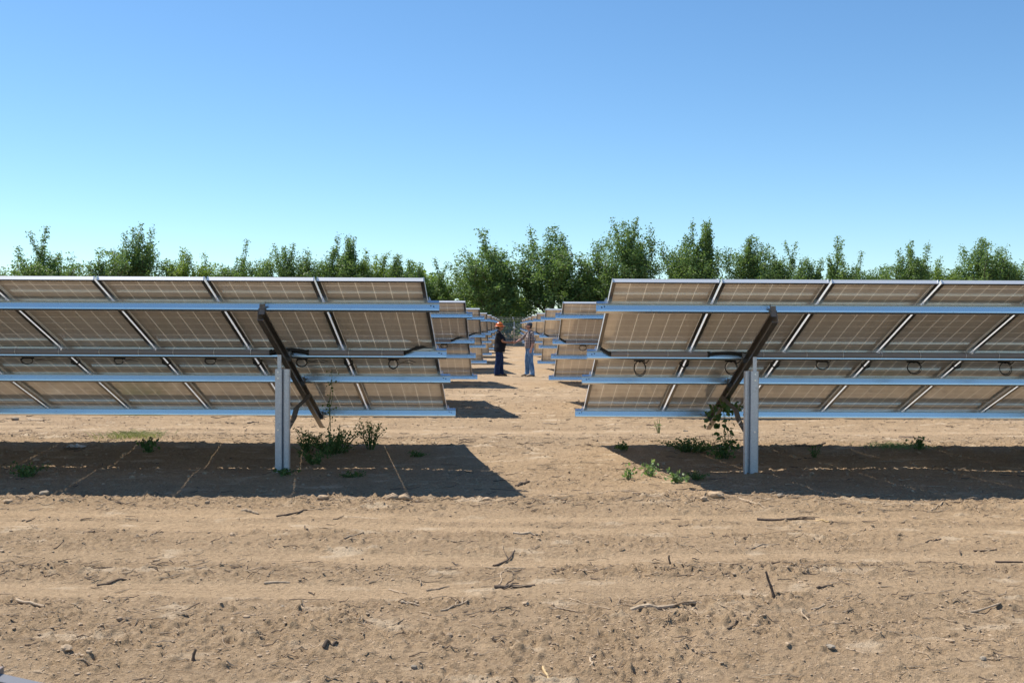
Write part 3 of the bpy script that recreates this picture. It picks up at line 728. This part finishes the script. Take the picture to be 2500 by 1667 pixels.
m = MB(); dome(m, (.015, 0, 1.665), .128, .108, .118); 
vs = []; fs = []; n = 28
for j, (a_, dz) in enumerate(((.95, 0), (1.28, -.012), (1.42, -.022))):
    for i in range(n):
        a = 2*math.pi*i/n; vs.append((.015+.125*a_*math.cos(a)+(.012 if math.cos(a) > 0 else 0)*a_, .106*a_*math.sin(a), 1.668+dz))
for j in range(2):
    for i in range(n): fs.append((j*n+i, j*n+(i+1) % n, (j+1)*n+(i+1) % n, (j+1)*n+i))
o_ = len(vs); vs += [(x, y, z-.006) for x, y, z in vs]; fs += [tuple(q+o_ for q in f)[::-1] for f in fs]
fs += [(2*n+i, 2*n+(i+1) % n, o_+2*n+(i+1) % n, o_+2*n+i) for i in range(n)]
m.add(vs, fs); m.tube([(-.10, 0, 1.715), (-.05, 0, 1.765), (.02, 0, 1.786), (.08, 0, 1.765), (.13, 0, 1.715)], .010, 8)
hh = m.build('hard_hat', M['orange'], w1, True); hh.rotation_euler = (0, 0, 0)
m = MB(); m.box((.105, -.062, 1.612), (.118, .062, 1.645)); m.box((.0, -.079, 1.63), (.118, -.075, 1.640)); m.box((.0, .075, 1.63), (.118, .079, 1.640)); m.build('sunglasses', M['rubber'], w1)
MB().tube([(.055, -.05, 1.47), (.09, -.03, 1.40), (.115, -.02, 1.30)], .005, 5).build('collar_cord', M['strap'], w1)
pb = dict(head=(.04, 1.655), hipx=0.0, belly=.015, leg=.012, hem=.95, sleeve=1.22,
          legR=((.05, -.12, .49), (.03, -.16, .10)), legL=((-.01, .11, .49), (-.06, .13, .10)),
          armR=((.02, -.185, 1.43), (.225, -.20, 1.23), (.455, -.065, 1.135)), armL=((-.015, .20, 1.43), (-.055, .245, 1.16), (.02, .235, .915)),
          hands=[((.455, -.065, 1.135), (1, .38, -.12), (.1, 1, 0), (0, 0, 1), .55), ((.02, .235, .915), (.10, 0, -1), (.3, -1, 0), (1, 0, 0), .4)],
          jeans=denim('light_denim', (.065, .15, .30), (.20, .35, .54)), shirt=plaid(), boot=mat('tan_boot', (.36, .27, .18), .8))
w2 = person((.665, YM+.03, gz(.665, YM)), math.pi+.28, 'slim man in dark cap, plaid shirt and light blue jeans shaking hands', M['skinB'], pb)
m = MB(); dome(m, (.015, 0, 1.695), .112, .092, .100)
br = m.build('cap', M['capgrey'], w2, True)
m = MB(); m.add([(.10, -.075, 1.705), (.10, .075, 1.705), (.165, .068, 1.698), (.205, .035, 1.690), (.212, 0, 1.688), (.205, -.035, 1.690), (.165, -.068, 1.698)]+[(.10, -.075, 1.699), (.10, .075, 1.699), (.165, .068, 1.692), (.205, .035, 1.684), (.212, 0, 1.682), (.205, -.035, 1.684), (.165, -.068, 1.692)],
     [(0, 1, 2, 3, 4, 5, 6), (13, 12, 11, 10, 9, 8, 7)]+[(i, i+7, (i+1) % 7+7, (i+1) % 7) for i in range(7)]); m.build('visor', M['capbrim'], br)
m = MB(); m.ball((.070, 0, 1.605), (.045, .060, .048), 14, 10); m.build('beard', M['beard'], w2, True)

# ------------------------------------------------------------------ branches, stones, clods
def stick(name, p1, p2, rad, mk, label, bend=.06, lift=0, forks=0, cat='stick', up=0):
    r = random.Random(hash_(p1)); a, b = at(*p1), at(*p2)
    if up: b = a+Vector(((p2[0]-p1[0])/F*a.y, up*.25, up))
    L = (b-a).length; n = 8; pts = []
    side = (b-a).cross(Vector((0, 0, 1))).normalized() if not up else Vector((1, 0, 0))
    o = [r.gauss(0, 1) for _ in range(3)]
    for i in range(n+1):
        f = i/n; p = a.lerp(b, f)+side*L*bend*(math.sin(f*math.pi)*(.5+.5*o[0])+.25*math.sin(f*7+o[1]))
        if not up: p.z = max(p.z, gz(p.x, p.y)+rad*.4)+lift
        pts.append(p)
    c = pts[0].copy(); m = MB()
    m.tube([p-c for p in pts], [rad*(1+.18*r.uniform(-1, 1))*(1-.35*i/n) for i in range(n+1)], 7)
    for k in range(forks):
        i = r.randint(2, n-2); d = (pts[i+1]-pts[i]).normalized(); s = side*r.choice((-1, 1))
        q = pts[i]-c; m.tube([q, q+(d*.6+s*.6+Vector((0, 0, .35)))*L*.14, q+(d*1.3+s*.9+Vector((0, 0, .3)))*L*.2], [rad*.5, rad*.4, rad*.22], 5)
    ob = m.build(name, M[mk], None, False); ob.location = c
    return tag(ob, label, cat)
def hash_(p): return int(p[0]*31+p[1]*17)
STK = [
 ((676, 1258), (751, 1248), .016, 'darktwig', 'charred dark straight stick on the first wheel track left of centre', .02, 0),
 ((591, 1249), (632, 1252), .018, 'twig', 'short brown broken branch just left of the charred straight stick', .05, 0),
 ((367, 1311), (399, 1300), .009, 'darktwig', 'small dark slanting twig in rough soil at left', .08, 1),
 ((205, 1302), (232, 1304), .014, 'darktwig', 'dark rotten stick in a small tangle at far left', .1, 2),
 ((236, 1427), (318, 1414), .012, 'darktwig', 'long dark tapering stick lying on the wheel track at left', .02, 0),
 ((645, 1423), (708, 1421), .015, 'greytwig', 'pale grey cut branch at the wheel track edge left of centre', .03, 0),
 ((38, 1470), (108, 1486), .014, 'greytwig', 'pale curved branch near the left edge below the wheel tracks', .06, 0),
 ((744, 1281), (755, 1300), .010, 'darktwig', 'small dark twig pointing at the camera above the rough strip', .05, 0),
 ((791, 1588), (826, 1575), .018, 'darktwig', 'thick short grey brown stick end in the left foreground', .02, 0),
 ((253, 1471), (285, 1477), .009, 'greytwig', 'thin pale twig beside a dark clod at left', .05, 0),
 ((184, 1603), (208, 1614), .011, 'twig', 'short stub of branch at the bottom left foreground', .03, 0),
 ((841, 1319), (888, 1304), .014, 'twig', 'slanting brown branch left of centre above the second track', .06, 0),
 ((1256, 1305), (1320, 1310), .022, 'greytwig', 'short smooth grey log at the middle of the aisle foreground', .02, 0),
 ((1209, 1380), (1260, 1349), .014, 'darktwig', 'dark knotted branch slanting across the centre between the tracks', .06, 1),
 ((1220, 1386), (1285, 1390), .011, 'twig', 'crooked twig lying under the dark knotted branch at centre', .10, 0),
 ((1215, 1428), (1242, 1389), .008, 'greytwig', 'thin curved twig hooking down to the lower wheel track', .16, 0),
 ((1209, 1438), (1309, 1432), .020, 'darktwig', 'thick dark bark covered branch below the lower wheel track', .03, 2),
 ((1043, 1440), (1099, 1430), .012, 'twig', 'straight brown branch left of the bark covered dark one', .04, 0),
 ((952, 1437), (995, 1447), .011, 'greytwig', 'pale small branch below the track left of centre', .05, 1),
 ((981, 1475), (1027, 1479), .016, 'greytwig', 'stubby pale stick with a snapped end left of centre', .03, 1),
 ((1076, 1493), (1144, 1474), .012, 'greytwig', 'forked grey branch on rough soil below the centre', .05, 2),
 ((857, 1515), (922, 1528), .008, 'twig', 'long thin straight twig in the middle left foreground', .03, 0),
 ((955, 1537), (987, 1511), .007, 'twig', 'thin crossed twig with a side shoot in the foreground', .03, 1),
 ((1392, 1464), (1495, 1490), .009, 'twig', 'long thin wavy twig right of centre on rough soil', .07, 0),
 ((1359, 1486), (1410, 1494), .010, 'greytwig', 'small heap of pale crossed twigs right of centre', .05, 3),
 ((1450, 1518), (1493, 1503), .007, 'twig', 'fine slanting twig left of the biggest fallen branch', .05, 0),
 ((1544, 1497), (1718, 1481), .024, 'greytwig', 'biggest fallen grey branch with freshly split orange ends at right', -.06, 2),
 ((1440, 1633), (1455, 1602), .010, 'greytwig', 'bent hooked twig near the bottom edge right of centre', .25, 0),
 ((1822, 1341), (1896, 1331), .014, 'greytwig', 'wavy pale root like stick on the right wheel track', .12, 0),
 ((1852, 1266), (1993, 1264), .020, 'darktwig', 'long dark branch lying near the shadow edge at right', .07, 2),
 ((2268, 1327), (2304, 1318), .011, 'darktwig', 'small dark knobby stick at right in rough soil', .06, 0),
 ((2385, 1349), (2441, 1345), .012, 'darktwig', 'thin dark stick near the right edge above the track', .04, 0),
 ((2438, 1371), (2505, 1371), .014, 'darktwig', 'dark stick cut by the right edge on the wheel track', .02, 0),
 ((2376, 1502), (2452, 1487), .013, 'greytwig', 'pale tapering branch near the right edge below the tracks', .04, 0),
 ((1782, 1543), (1816, 1518), .009, 'darktwig', 'slanting dark twig in the right foreground', .03, 0),
 ((1963, 1500), (1983, 1520), .010, 'twig', 'curved brown twig in the right foreground among small sticks', .12, 0),
 ((2073, 1586), (2120, 1601), .009, 'twig', 'straight pale twig beside the round grey stone at right', .02, 0),
 ((1999, 1440), (2042, 1435), .012, 'darktwig', 'dark arched stick right below the right wheel track', .09, 0),
 ((1986, 1491), (2051, 1480), .010, 'greytwig', 'flat grey stick with a side piece at right', .05, 1),
 ((1809, 1221), (1874, 1240), .016, 'twig', 'thick pale branch with upright shoots on the right shadow edge', .05, 3),
 ((2270, 1252), (2312, 1230), .012, 'twig', 'slanting sunlit branch against the shadow edge far right', .04, 1),
 ((1262, 1188), (1293, 1180), .022, 'darktwig', 'short stout dark log just outside the left table shadow corner', .04, 0),
 ((605, 1034), (632, 1032), .022, 'darktwig', 'dark weathered stick on sunlit soil left of the left post', .04, 0),
 ((646, 1027), (676, 1033), .020, 'twig', 'pale brown stick touching the left post line on sunlit soil', .06, 0),
 ((70, 1026), (108, 1029), .040, 'twig', 'brown slab of bark beside a dark stone at the far left', .03, 0),
 ((1327, 1034), (1360, 1036), .020, 'greytwig', 'pale wood piece on the aisle soil below the right table end', .03, 0),
 ((1978, 1093), (2016, 1083), .022, 'darktwig', 'dark curved branch on sunlit soil right of the right post', .07, 0),
 ((2200, 1068), (2275, 1080), .022, 'darktwig', 'long dark branch on the rough strip far right behind the shadow', .04, 1),
 ((1022, 1071), (1040, 1052), .010, 'twig', 'upright bent twig arch standing between the shadow and left table', .5, 0),
]
for p1, p2, rd, mk, lb, bd, fk in STK: stick('stick', p1, p2, rd*(.55 if p1[1] > 1250 else .75), mk, lb, bd, 0, fk)
stick('upright_stick', (1894, 1464), (1878, 1410), .009, 'darktwig', 'dark thin stick poking upright out of the soil at right', .04, up=.125)
stick('upright_stick', (471, 1612), (476, 1588), .009, 'darktwig', 'brown stub poking upright in the left foreground', .04, up=.05)
stick('upright_stick', (1640, 1376), (1638, 1355), .008, 'darktwig', 'small twig sticking up from the rough soil between tracks', .1, up=.055)
stick('wood_chip', (1997, 1271), (2030, 1279), .008, 'palechip', 'pale split wood chip right of the long dark branch', .02, cat='wood')
stick('wood_chip', (1330, 1640), (1346, 1662), .006, 'palechip', 'yellow split splinter at the bottom edge of the photo', .05, cat='wood')
def rock_mb(m, c, r, rn, sub=1, flat=.65):
    bm = bmesh.new(); bmesh.ops.create_icosphere(bm, subdivisions=sub, radius=1)
    ax = [rn.uniform(.7, 1.25), rn.uniform(.7, 1.25), rn.uniform(.75, 1.1)*flat]; a = rn.uniform(0, 6.28); ca, sa = math.cos(a), math.sin(a)
    vs = []
    for v in bm.verts:
        k = 1+rn.uniform(-.2, .2); x, y, z = v.co.x*ax[0]*k*r, v.co.y*ax[1]*k*r, v.co.z*ax[2]*k*r; vs.append((c[0]+x*ca-y*sa, c[1]+x*sa+y*ca, c[2]+z))
    fs = [tuple(v.index for v in f.verts) for f in bm.faces]; bm.free(); m.add(vs, fs)
RK = [((2035, 1590), .030, 'stone', 'round grey brown stone in the right foreground'), ((1012, 1637), .022, 'stone', 'small dark stone near the bottom edge left of centre'),
 ((789, 1220), .065, 'clod', 'rounded sunlit clod on the front shadow edge of the left table'), ((1752, 1216), .11, 'clod', 'largest soil clod at the front shadow edge of the right table'),
 ((1722, 1224), .06, 'clod', 'smaller clod touching the largest clod at right'), ((38, 1026), .085, 'stone', 'dark grey round stone on sunlit soil at the far left'),
 ((1190, 1222), .05, 'clod', 'small rounded clod on the left shadow edge near its corner'), ((2410, 1616), .030, 'stone', 'dark stone at the lower right of the foreground'),
 ((1675, 1052), .05, 'stone', 'small dark stone on sunlit soil behind the right shadow'), ((691, 1484), .022, 'stone', 'dark stone on the rough soil at left below the tracks'),
 ((682, 1490), .018, 'clod', 'pale pebble touching a dark stone at left'), ((1286, 1480), .035, 'clod', 'angular clod casting a dark shadow below the centre'),
 ((160, 1595), .045, 'clod', 'lumpy soil clod in the lower left foreground'), ((20, 1228), .06, 'clod', 'rounded sunlit stone on the shadow edge at the far left'),
 ((108, 1210), .07, 'stone', 'flat grey stone inside the shadow at the far left'), ((1910, 1215), .06, 'stone', 'pale flat stone inside the shadow right of the right post')]
for k, (p, r, mk, lb) in enumerate(RK):
    c = at(*p); r *= .62; m = MB(); rock_mb(m, (0, 0, 0), r, random.Random(k), 2, .6); o = m.build('stone' if mk == 'stone' else 'soil_clod', M[mk], None, False); o.location = c+Vector((0, 0, r*.3)); tag(o, lb, 'stone' if mk == 'stone' else 'clod')
# gnarled root and crumpled scrap
c = at(975, 1222); m = MB(); rn = random.Random(3)
for k in range(6):
    a = rn.uniform(-.5, .5)+(k % 2)*math.pi; L = rn.uniform(.07, .14); m.tube([(0, 0, .012), (math.cos(a)*L*.5, math.sin(a)*.06, .03+rn.uniform(-.01, .01)), (math.cos(a)*L, math.sin(a)*.1, .006)], [.019, .017, .009], 7)
o = m.build('root', M['clod'], None, True); o.location = c; tag(o, 'gnarled pale root lump on the front shadow edge of the left table', 'root')
c = at(183, 1096); m = MB(); rn = random.Random(8)
gx, gy = 9, 6; vs = [((i/gx-.5)*.22, (j/gy-.5)*.16, .025+rn.uniform(0, .045)*math.sin(math.pi*i/gx)) for j in range(gy+1) for i in range(gx+1)]
vs += [(x, y, z-.004) for x, y, z in vs]; n_ = (gx+1)*(gy+1)
fs = [(j*(gx+1)+i, j*(gx+1)+i+1, (j+1)*(gx+1)+i+1, (j+1)*(gx+1)+i) for j in range(gy) for i in range(gx)]; m.add(vs, fs+[tuple(q+n_ for q in f)[::-1] for f in fs])
o = m.build('plastic_scrap', mat('pale_plastic', (.62, .62, .60), .4), None, False); o.location = c; tag(o, 'crumpled pale plastic scrap lying in the shadow of the left table', 'litter')

def scatter():
    rn = random.Random(21); rg = np.random.RandomState(21)
    base = []
    for k in range(10):
        m = MB(); rock_mb(m, (0, 0, 0), 1, random.Random(k+50), 1); base.append((np.array(m.v), np.array(m.f)))
    n = 110000; d = 3.9*(26/3.9)**rg.rand(n); x = (rg.rand(n)-.5)*2*(d*.52+.3)
    rr = roughness(x, d); keep = rg.rand(n) < np.clip(rr*1.0-.12, 0.02, 1)*.55
    x, d = x[keep], d[keep]; r = .0026+.008*rg.rand(len(x))**3+.016*(rg.rand(len(x)) < .012)*rg.rand(len(x)); r = r*(d/6)**.55
    z = ground_z(x, d)
    Vs = []; Fs = []; o = 0
    for i in range(len(x)):
        v, f = base[i % 10]; a = rn.uniform(0, 6.28); ca, sa = math.cos(a)*r[i], math.sin(a)*r[i]
        V = np.stack([v[:, 0]*ca-v[:, 1]*sa+x[i], v[:, 0]*sa+v[:, 1]*ca+d[i], v[:, 2]*r[i]+z[i]+r[i]*.15], 1); Vs.append(V); Fs.append(f+o); o += len(v)
    ob = link('soil_crumbs', np_mesh('soil_crumbs', np.concatenate(Vs), np.concatenate(Fs), M['clod'])); tag(ob, 'loose soil crumbs and pebbles strewn over the bare ground', 'soil crumbs', kind='stuff')
    # twig litter
    for nm, mk, cnt, sd in (('twig_litter', 'twig', 2600, 1), ('dark_twig_litter', 'darktwig', 800, 2)):
        rn = random.Random(sd); m = MB(); k = 0
        while k < cnt:
            y = 3.9*(30/3.9)**rn.random()
            if rn.random() < .40: y = rn.choice((rn.gauss(8.72, .14), rn.gauss(13.5, .35), rn.gauss(5.35, .3), rn.gauss(6.35, .12), rn.gauss(9.8, .8)))
            xx = (rn.random()-.5)*2*(y*.5+.2)
            if 9.3 < y < 12.5 and not -.9 < xx < 2.2 and rn.random() < .6: continue
            if roughness(np.array([xx]), np.array([y]))[0] < .25 and rn.random() < .8: continue
            k += 1
            L = rn.uniform(.02, .10)*(1+(rn.random() < .12)*1.2)*(y/6)**.5; a = rn.gauss(0, .7); rad = rn.uniform(.0013, .0038)*(y/6)**.6
            if -1.2 < xx < 2.6 and 8.6 < y < 12: L *= 1.6
            p0 = Vector((xx, y, 0)); pts = []
            for j in range(4):
                p = p0+Vector((math.cos(a), math.sin(a), 0))*L*(j/3-.5); a += rn.gauss(0, .16); pts.append(p)
            zz = ground_z(np.array([p.x for p in pts]), np.array([p.y for p in pts])); t = rn.uniform(0, .008)
            for p, q in zip(pts, zz): p.z = q+rad*.8+t
            pts[-1].z += rn.random()*.012
            m.tube(pts, [rad, rad, rad*.85, rad*.6], 4)
        ob = m.build(nm, M[mk]); tag(ob, 'small %s twigs littered over the bare soil' % ('pale' if mk == 'twig' else 'dark'), 'twigs', kind='stuff')
scatter()

# ------------------------------------------------------------------ weeds
def plant(p, h, ns, spread, leaf, nl, mk, label, name='weed', seed=0, up=1.0, clump=0):
    r = random.Random(seed+hash_(p)); c = at(*p); t = thing(name, c, label, 'weed')
    st = MB(); V = []; rg = np.random.RandomState(seed+5); C = []
    for k in range(ns):
        a = r.uniform(0, 6.28); l = r.random()**.6*spread; hh = h*r.uniform(.45, 1); d = Vector((math.cos(a)*l*.25, math.sin(a)*l*.25, 0)); e = Vector((math.cos(a)*l, math.sin(a)*l, hh*up))
        pts = [d, d.lerp(e, .5)+Vector((0, 0, hh*.12)), e+Vector((r.gauss(0, .02), r.gauss(0, .02), 0))]
        st.tube(pts, [.005, .004, .002], 4)
        for q in range(nl):
            f = r.uniform(.15, 1.02); p_ = pts[0].lerp(pts[1], f*2) if f < .5 else pts[1].lerp(pts[2], f*2-1); C.append((p_.x+r.gauss(0, leaf*.8), p_.y+r.gauss(0, leaf*.8), max(.01, p_.z+r.gauss(0, leaf*.6))))
    link('stem', st.mesh('stem', M['weed']), t)
    Vv, Ff = leaf_wide(np.array(C), leaf, rg); link('foliage', np_mesh('foliage', Vv, Ff, M[mk]), t)
    return t
def leaf_wide(C, size, rg):
    n = len(C); a = rg.normal(size=(n, 3)); a[:, 2] -= .3; a /= np.linalg.norm(a, axis=1)[:, None]
    nn = rg.normal(size=(n, 3)); nn[:, 1] -= .8; nn[:, 2] += .5; b = np.cross(a, nn); b /= np.linalg.norm(b, axis=1)[:, None]; c = np.cross(a, b)
    L = (size*(.6+.8*rg.rand(n)))[:, None]
    P = [C-a*L*.5, C-a*L*.15+b*L*.33-c*L*.05, C+a*L*.2+b*L*.24-c*L*.04, C+a*L*.55, C+a*L*.2-b*L*.24-c*L*.04, C-a*L*.15-b*L*.33-c*L*.05]
    V = np.stack(P, 1).reshape(-1, 3); i = np.arange(n)[:, None]*6
    return V, np.concatenate([i+np.array([[0, 1, 2, 3]]), i+np.array([[0, 3, 4, 5]])])
plant((815, 1108), .33, 34, .42, .026, 26, 'weed', 'widest dark bushy weed clump right of the left post', 'weed_bush', 1)
plant((905, 1098), .40, 14, .15, .024, 34, 'weed', 'spire shaped dark weed at the right end of the left weed clump', 'weed_bush', 2)
plant((752, 1104), .30, 18, .22, .020, 24, 'weed', 'thin feathery weed between the left post and the wide clump', 'weed', 3)
plant((770, 1135), .20, 16, .20, .022, 22, 'weed', 'feathery green weed low in shadow right of the left post', 'weed', 4)
plant((692, 1160), .05, 12, .16, .022, 12, 'weed', 'small low green weed around the foot of the left post', 'weed', 5)
plant((362, 1105), .17, 7, .10, .045, 14, 'weed', 'broad leaved dark weed on the far shadow edge at left', 'weed', 6)
plant((68, 1165), .13, 14, .22, .030, 16, 'weed', 'sprawling green weed in the shadow near the left edge', 'weed', 7)
plant((1521, 1100), .09, 8, .10, .030, 14, 'weed', 'small round weed just inside the pointed tip of the right table shadow', 'weed', 8)
plant((1025, 1115), .06, 10, .12, .025, 12, 'weed', 'low weed patch in the middle of the left table shadow', 'weed', 9)
plant((870, 1165), .05, 12, .16, .020, 12, 'weed', 'flat weed patch in front of the left wide clump', 'weed', 10)
plant((1538, 1172), .11, 5, .05, .034, 9, 'weedlight', 'pale spindly weed leftmost on the sunlit edge of the right shadow', 'weed', 11)
plant((1592, 1165), .16, 7, .12, .038, 9, 'weedlight', 'taller grey green weed middle of three at the right shadow edge', 'weed', 12)
plant((1657, 1180), .12, 7, .09, .042, 9, 'weedlight', 'bright green leafy weed lying across the right shadow edge', 'weed', 13)
plant((1700, 1172), .08, 16, .16, .018, 12, 'weed', 'feathery weed in shadow right of the bright green leafy one', 'weed', 14)
plant((1610, 1058), .22, 5, .10, .022, 8, 'weedlight', 'thin pale weed standing on sunlit soil behind the right shadow', 'weed', 15)
plant((1690, 1105), .18, 34, .42, .024, 24, 'weed', 'dark low weed band left of the strut of the right post', 'weed_bush', 16)
plant((1765, 1120), .20, 12, .22, .040, 12, 'weed', 'leafy weed at the base of the vine beside the right post', 'weed', 17)
plant((1990, 1118), .16, 7, .10, .020, 10, 'weed', 'grassy weed in the shadow right of the right post', 'weed', 18)
plant((2245, 1098), .13, 7, .10, .036, 12, 'weed', 'dark weed at the far shadow edge below the bright grass at right', 'weed', 19)
def climber(p, h, label, leaf, nl, dx, name, seed):
    r = random.Random(seed); c = at(*p); t = thing(name, c, label, 'weed'); st = MB(); C = []
    for k in range(3 if leaf > .04 else 2):
        pts = [Vector((r.gauss(0, .015), r.gauss(0, .02), 0))]
        for i in range(8): pts.append(Vector((dx*((i+1)/8)+r.gauss(0, .012)+(k-1)*.02*(i/8), r.gauss(0, .015), h*(i+1)/8*(1-.12*k))))
        st.tube(pts, [.006-.0005*i for i in range(9)], 5)
        for q in range(nl):
            f = r.random()*7.99; i = int(f); pp_ = pts[i].lerp(pts[i+1], f-i); C.append((pp_.x+r.gauss(0, leaf*1.2), pp_.y+r.gauss(0, leaf), pp_.z+r.gauss(0, leaf*.6)))
    link('stem', st.mesh('stem', M['weed']), t)
    V, Ff = leaf_wide(np.array(C), leaf, np.random.RandomState(seed)); link('foliage', np_mesh('foliage', V, Ff, M['weed']), t); return t, C
climber((800, 1120), 1.02, 'tall thin dark weed rising in front of the left table panels', .030, 42, .06, 'tall_weed', 4)
t, C = climber((1775, 1120), .62, 'dark broad leaved vine climbing to the strut of the right post', .062, 26, -.02, 'climbing_vine', 9)
rn = random.Random(4); C = [(rn.gauss(-.02, .13), rn.gauss(0, .05), rn.gauss(.58, .055)) for _ in range(70)]+[(rn.gauss(-.14, .05), 0, rn.gauss(.40, .05)) for _ in range(14)]
V, Ff = leaf_wide(np.array(C), .065, np.random.RandomState(3)); link('leaf_cluster', np_mesh('leaf_cluster', V, Ff, M['weed']), t)
def grass(p, w, h, n, mk, label, seed):
    r = random.Random(seed); c = at(*p); t = thing('grass_tuft', c, label, 'grass'); V = []; Fc = []
    for k in range(n):
        x = r.gauss(0, w*.35); y = r.gauss(0, w*.25); a = r.gauss(0, .9)+(0 if r.random() < .5 else math.pi); L = h*r.uniform(.5, 1.3); wd = .003
        b = Vector((x, y, 0)); m1 = b+Vector((math.cos(a)*L*.4, math.sin(a)*L*.3, L*.55)); e = b+Vector((math.cos(a)*L*1.0, math.sin(a)*L*.5, L*.75)); s = Vector((-math.sin(a)*.5, .3, .5)).normalized()*wd
        o = len(V); V += [b-s, b+s, m1+s, m1-s, e]; Fc += [(o, o+1, o+2, o+3), (o+3, o+2, o+4, o+4)]
    m = MB()
    m.add(V, [f if f[2] != f[3] else f[:3] for f in Fc]); m.build('blades', M[mk], t); return t
grass((325, 1070), .55, .11, 420, 'drygrass', 'pale tufted grass clump on sunlit soil behind the left shadow', 1)
grass((2190, 1094), .55, .05, 500, 'weedlight', 'bright green low grass patch on the far shadow edge at right', 2)

# ------------------------------------------------------------------ board on trestle at the lower left corner
t = thing('trestle', (-.66, 1.32, gz(-.66, 1.32)), 'blurred grey board with tan wooden block cut by the lower left corner', 'trestle')
zb = HC-(1672-HY)/F*1.3-t.location.z
m = MB(); m.box((0, -.012, -.14), (.42, .012, 0)); b = m.build('board', mat('grey_painted_board', (.17, .175, .195), .6), t); b.location = (.010, 0, zb); b.rotation_euler = (0, R(12.5), 0)
MB().box((-.30, -.03, -.12), (0, .02, 0)).build('block', mat('tan_board', (.24, .19, .16), .7), t).location = (.012, -.0, zb+.006)
for x, y in ((-.2, .05), (-.2, -.06), (.34, .04), (.34, -.06)): MB().box((x-.02, y-.02, 0), (x+.02, y+.02, zb-.13-.25*max(0, x))).build('leg', M['palechip'], t)
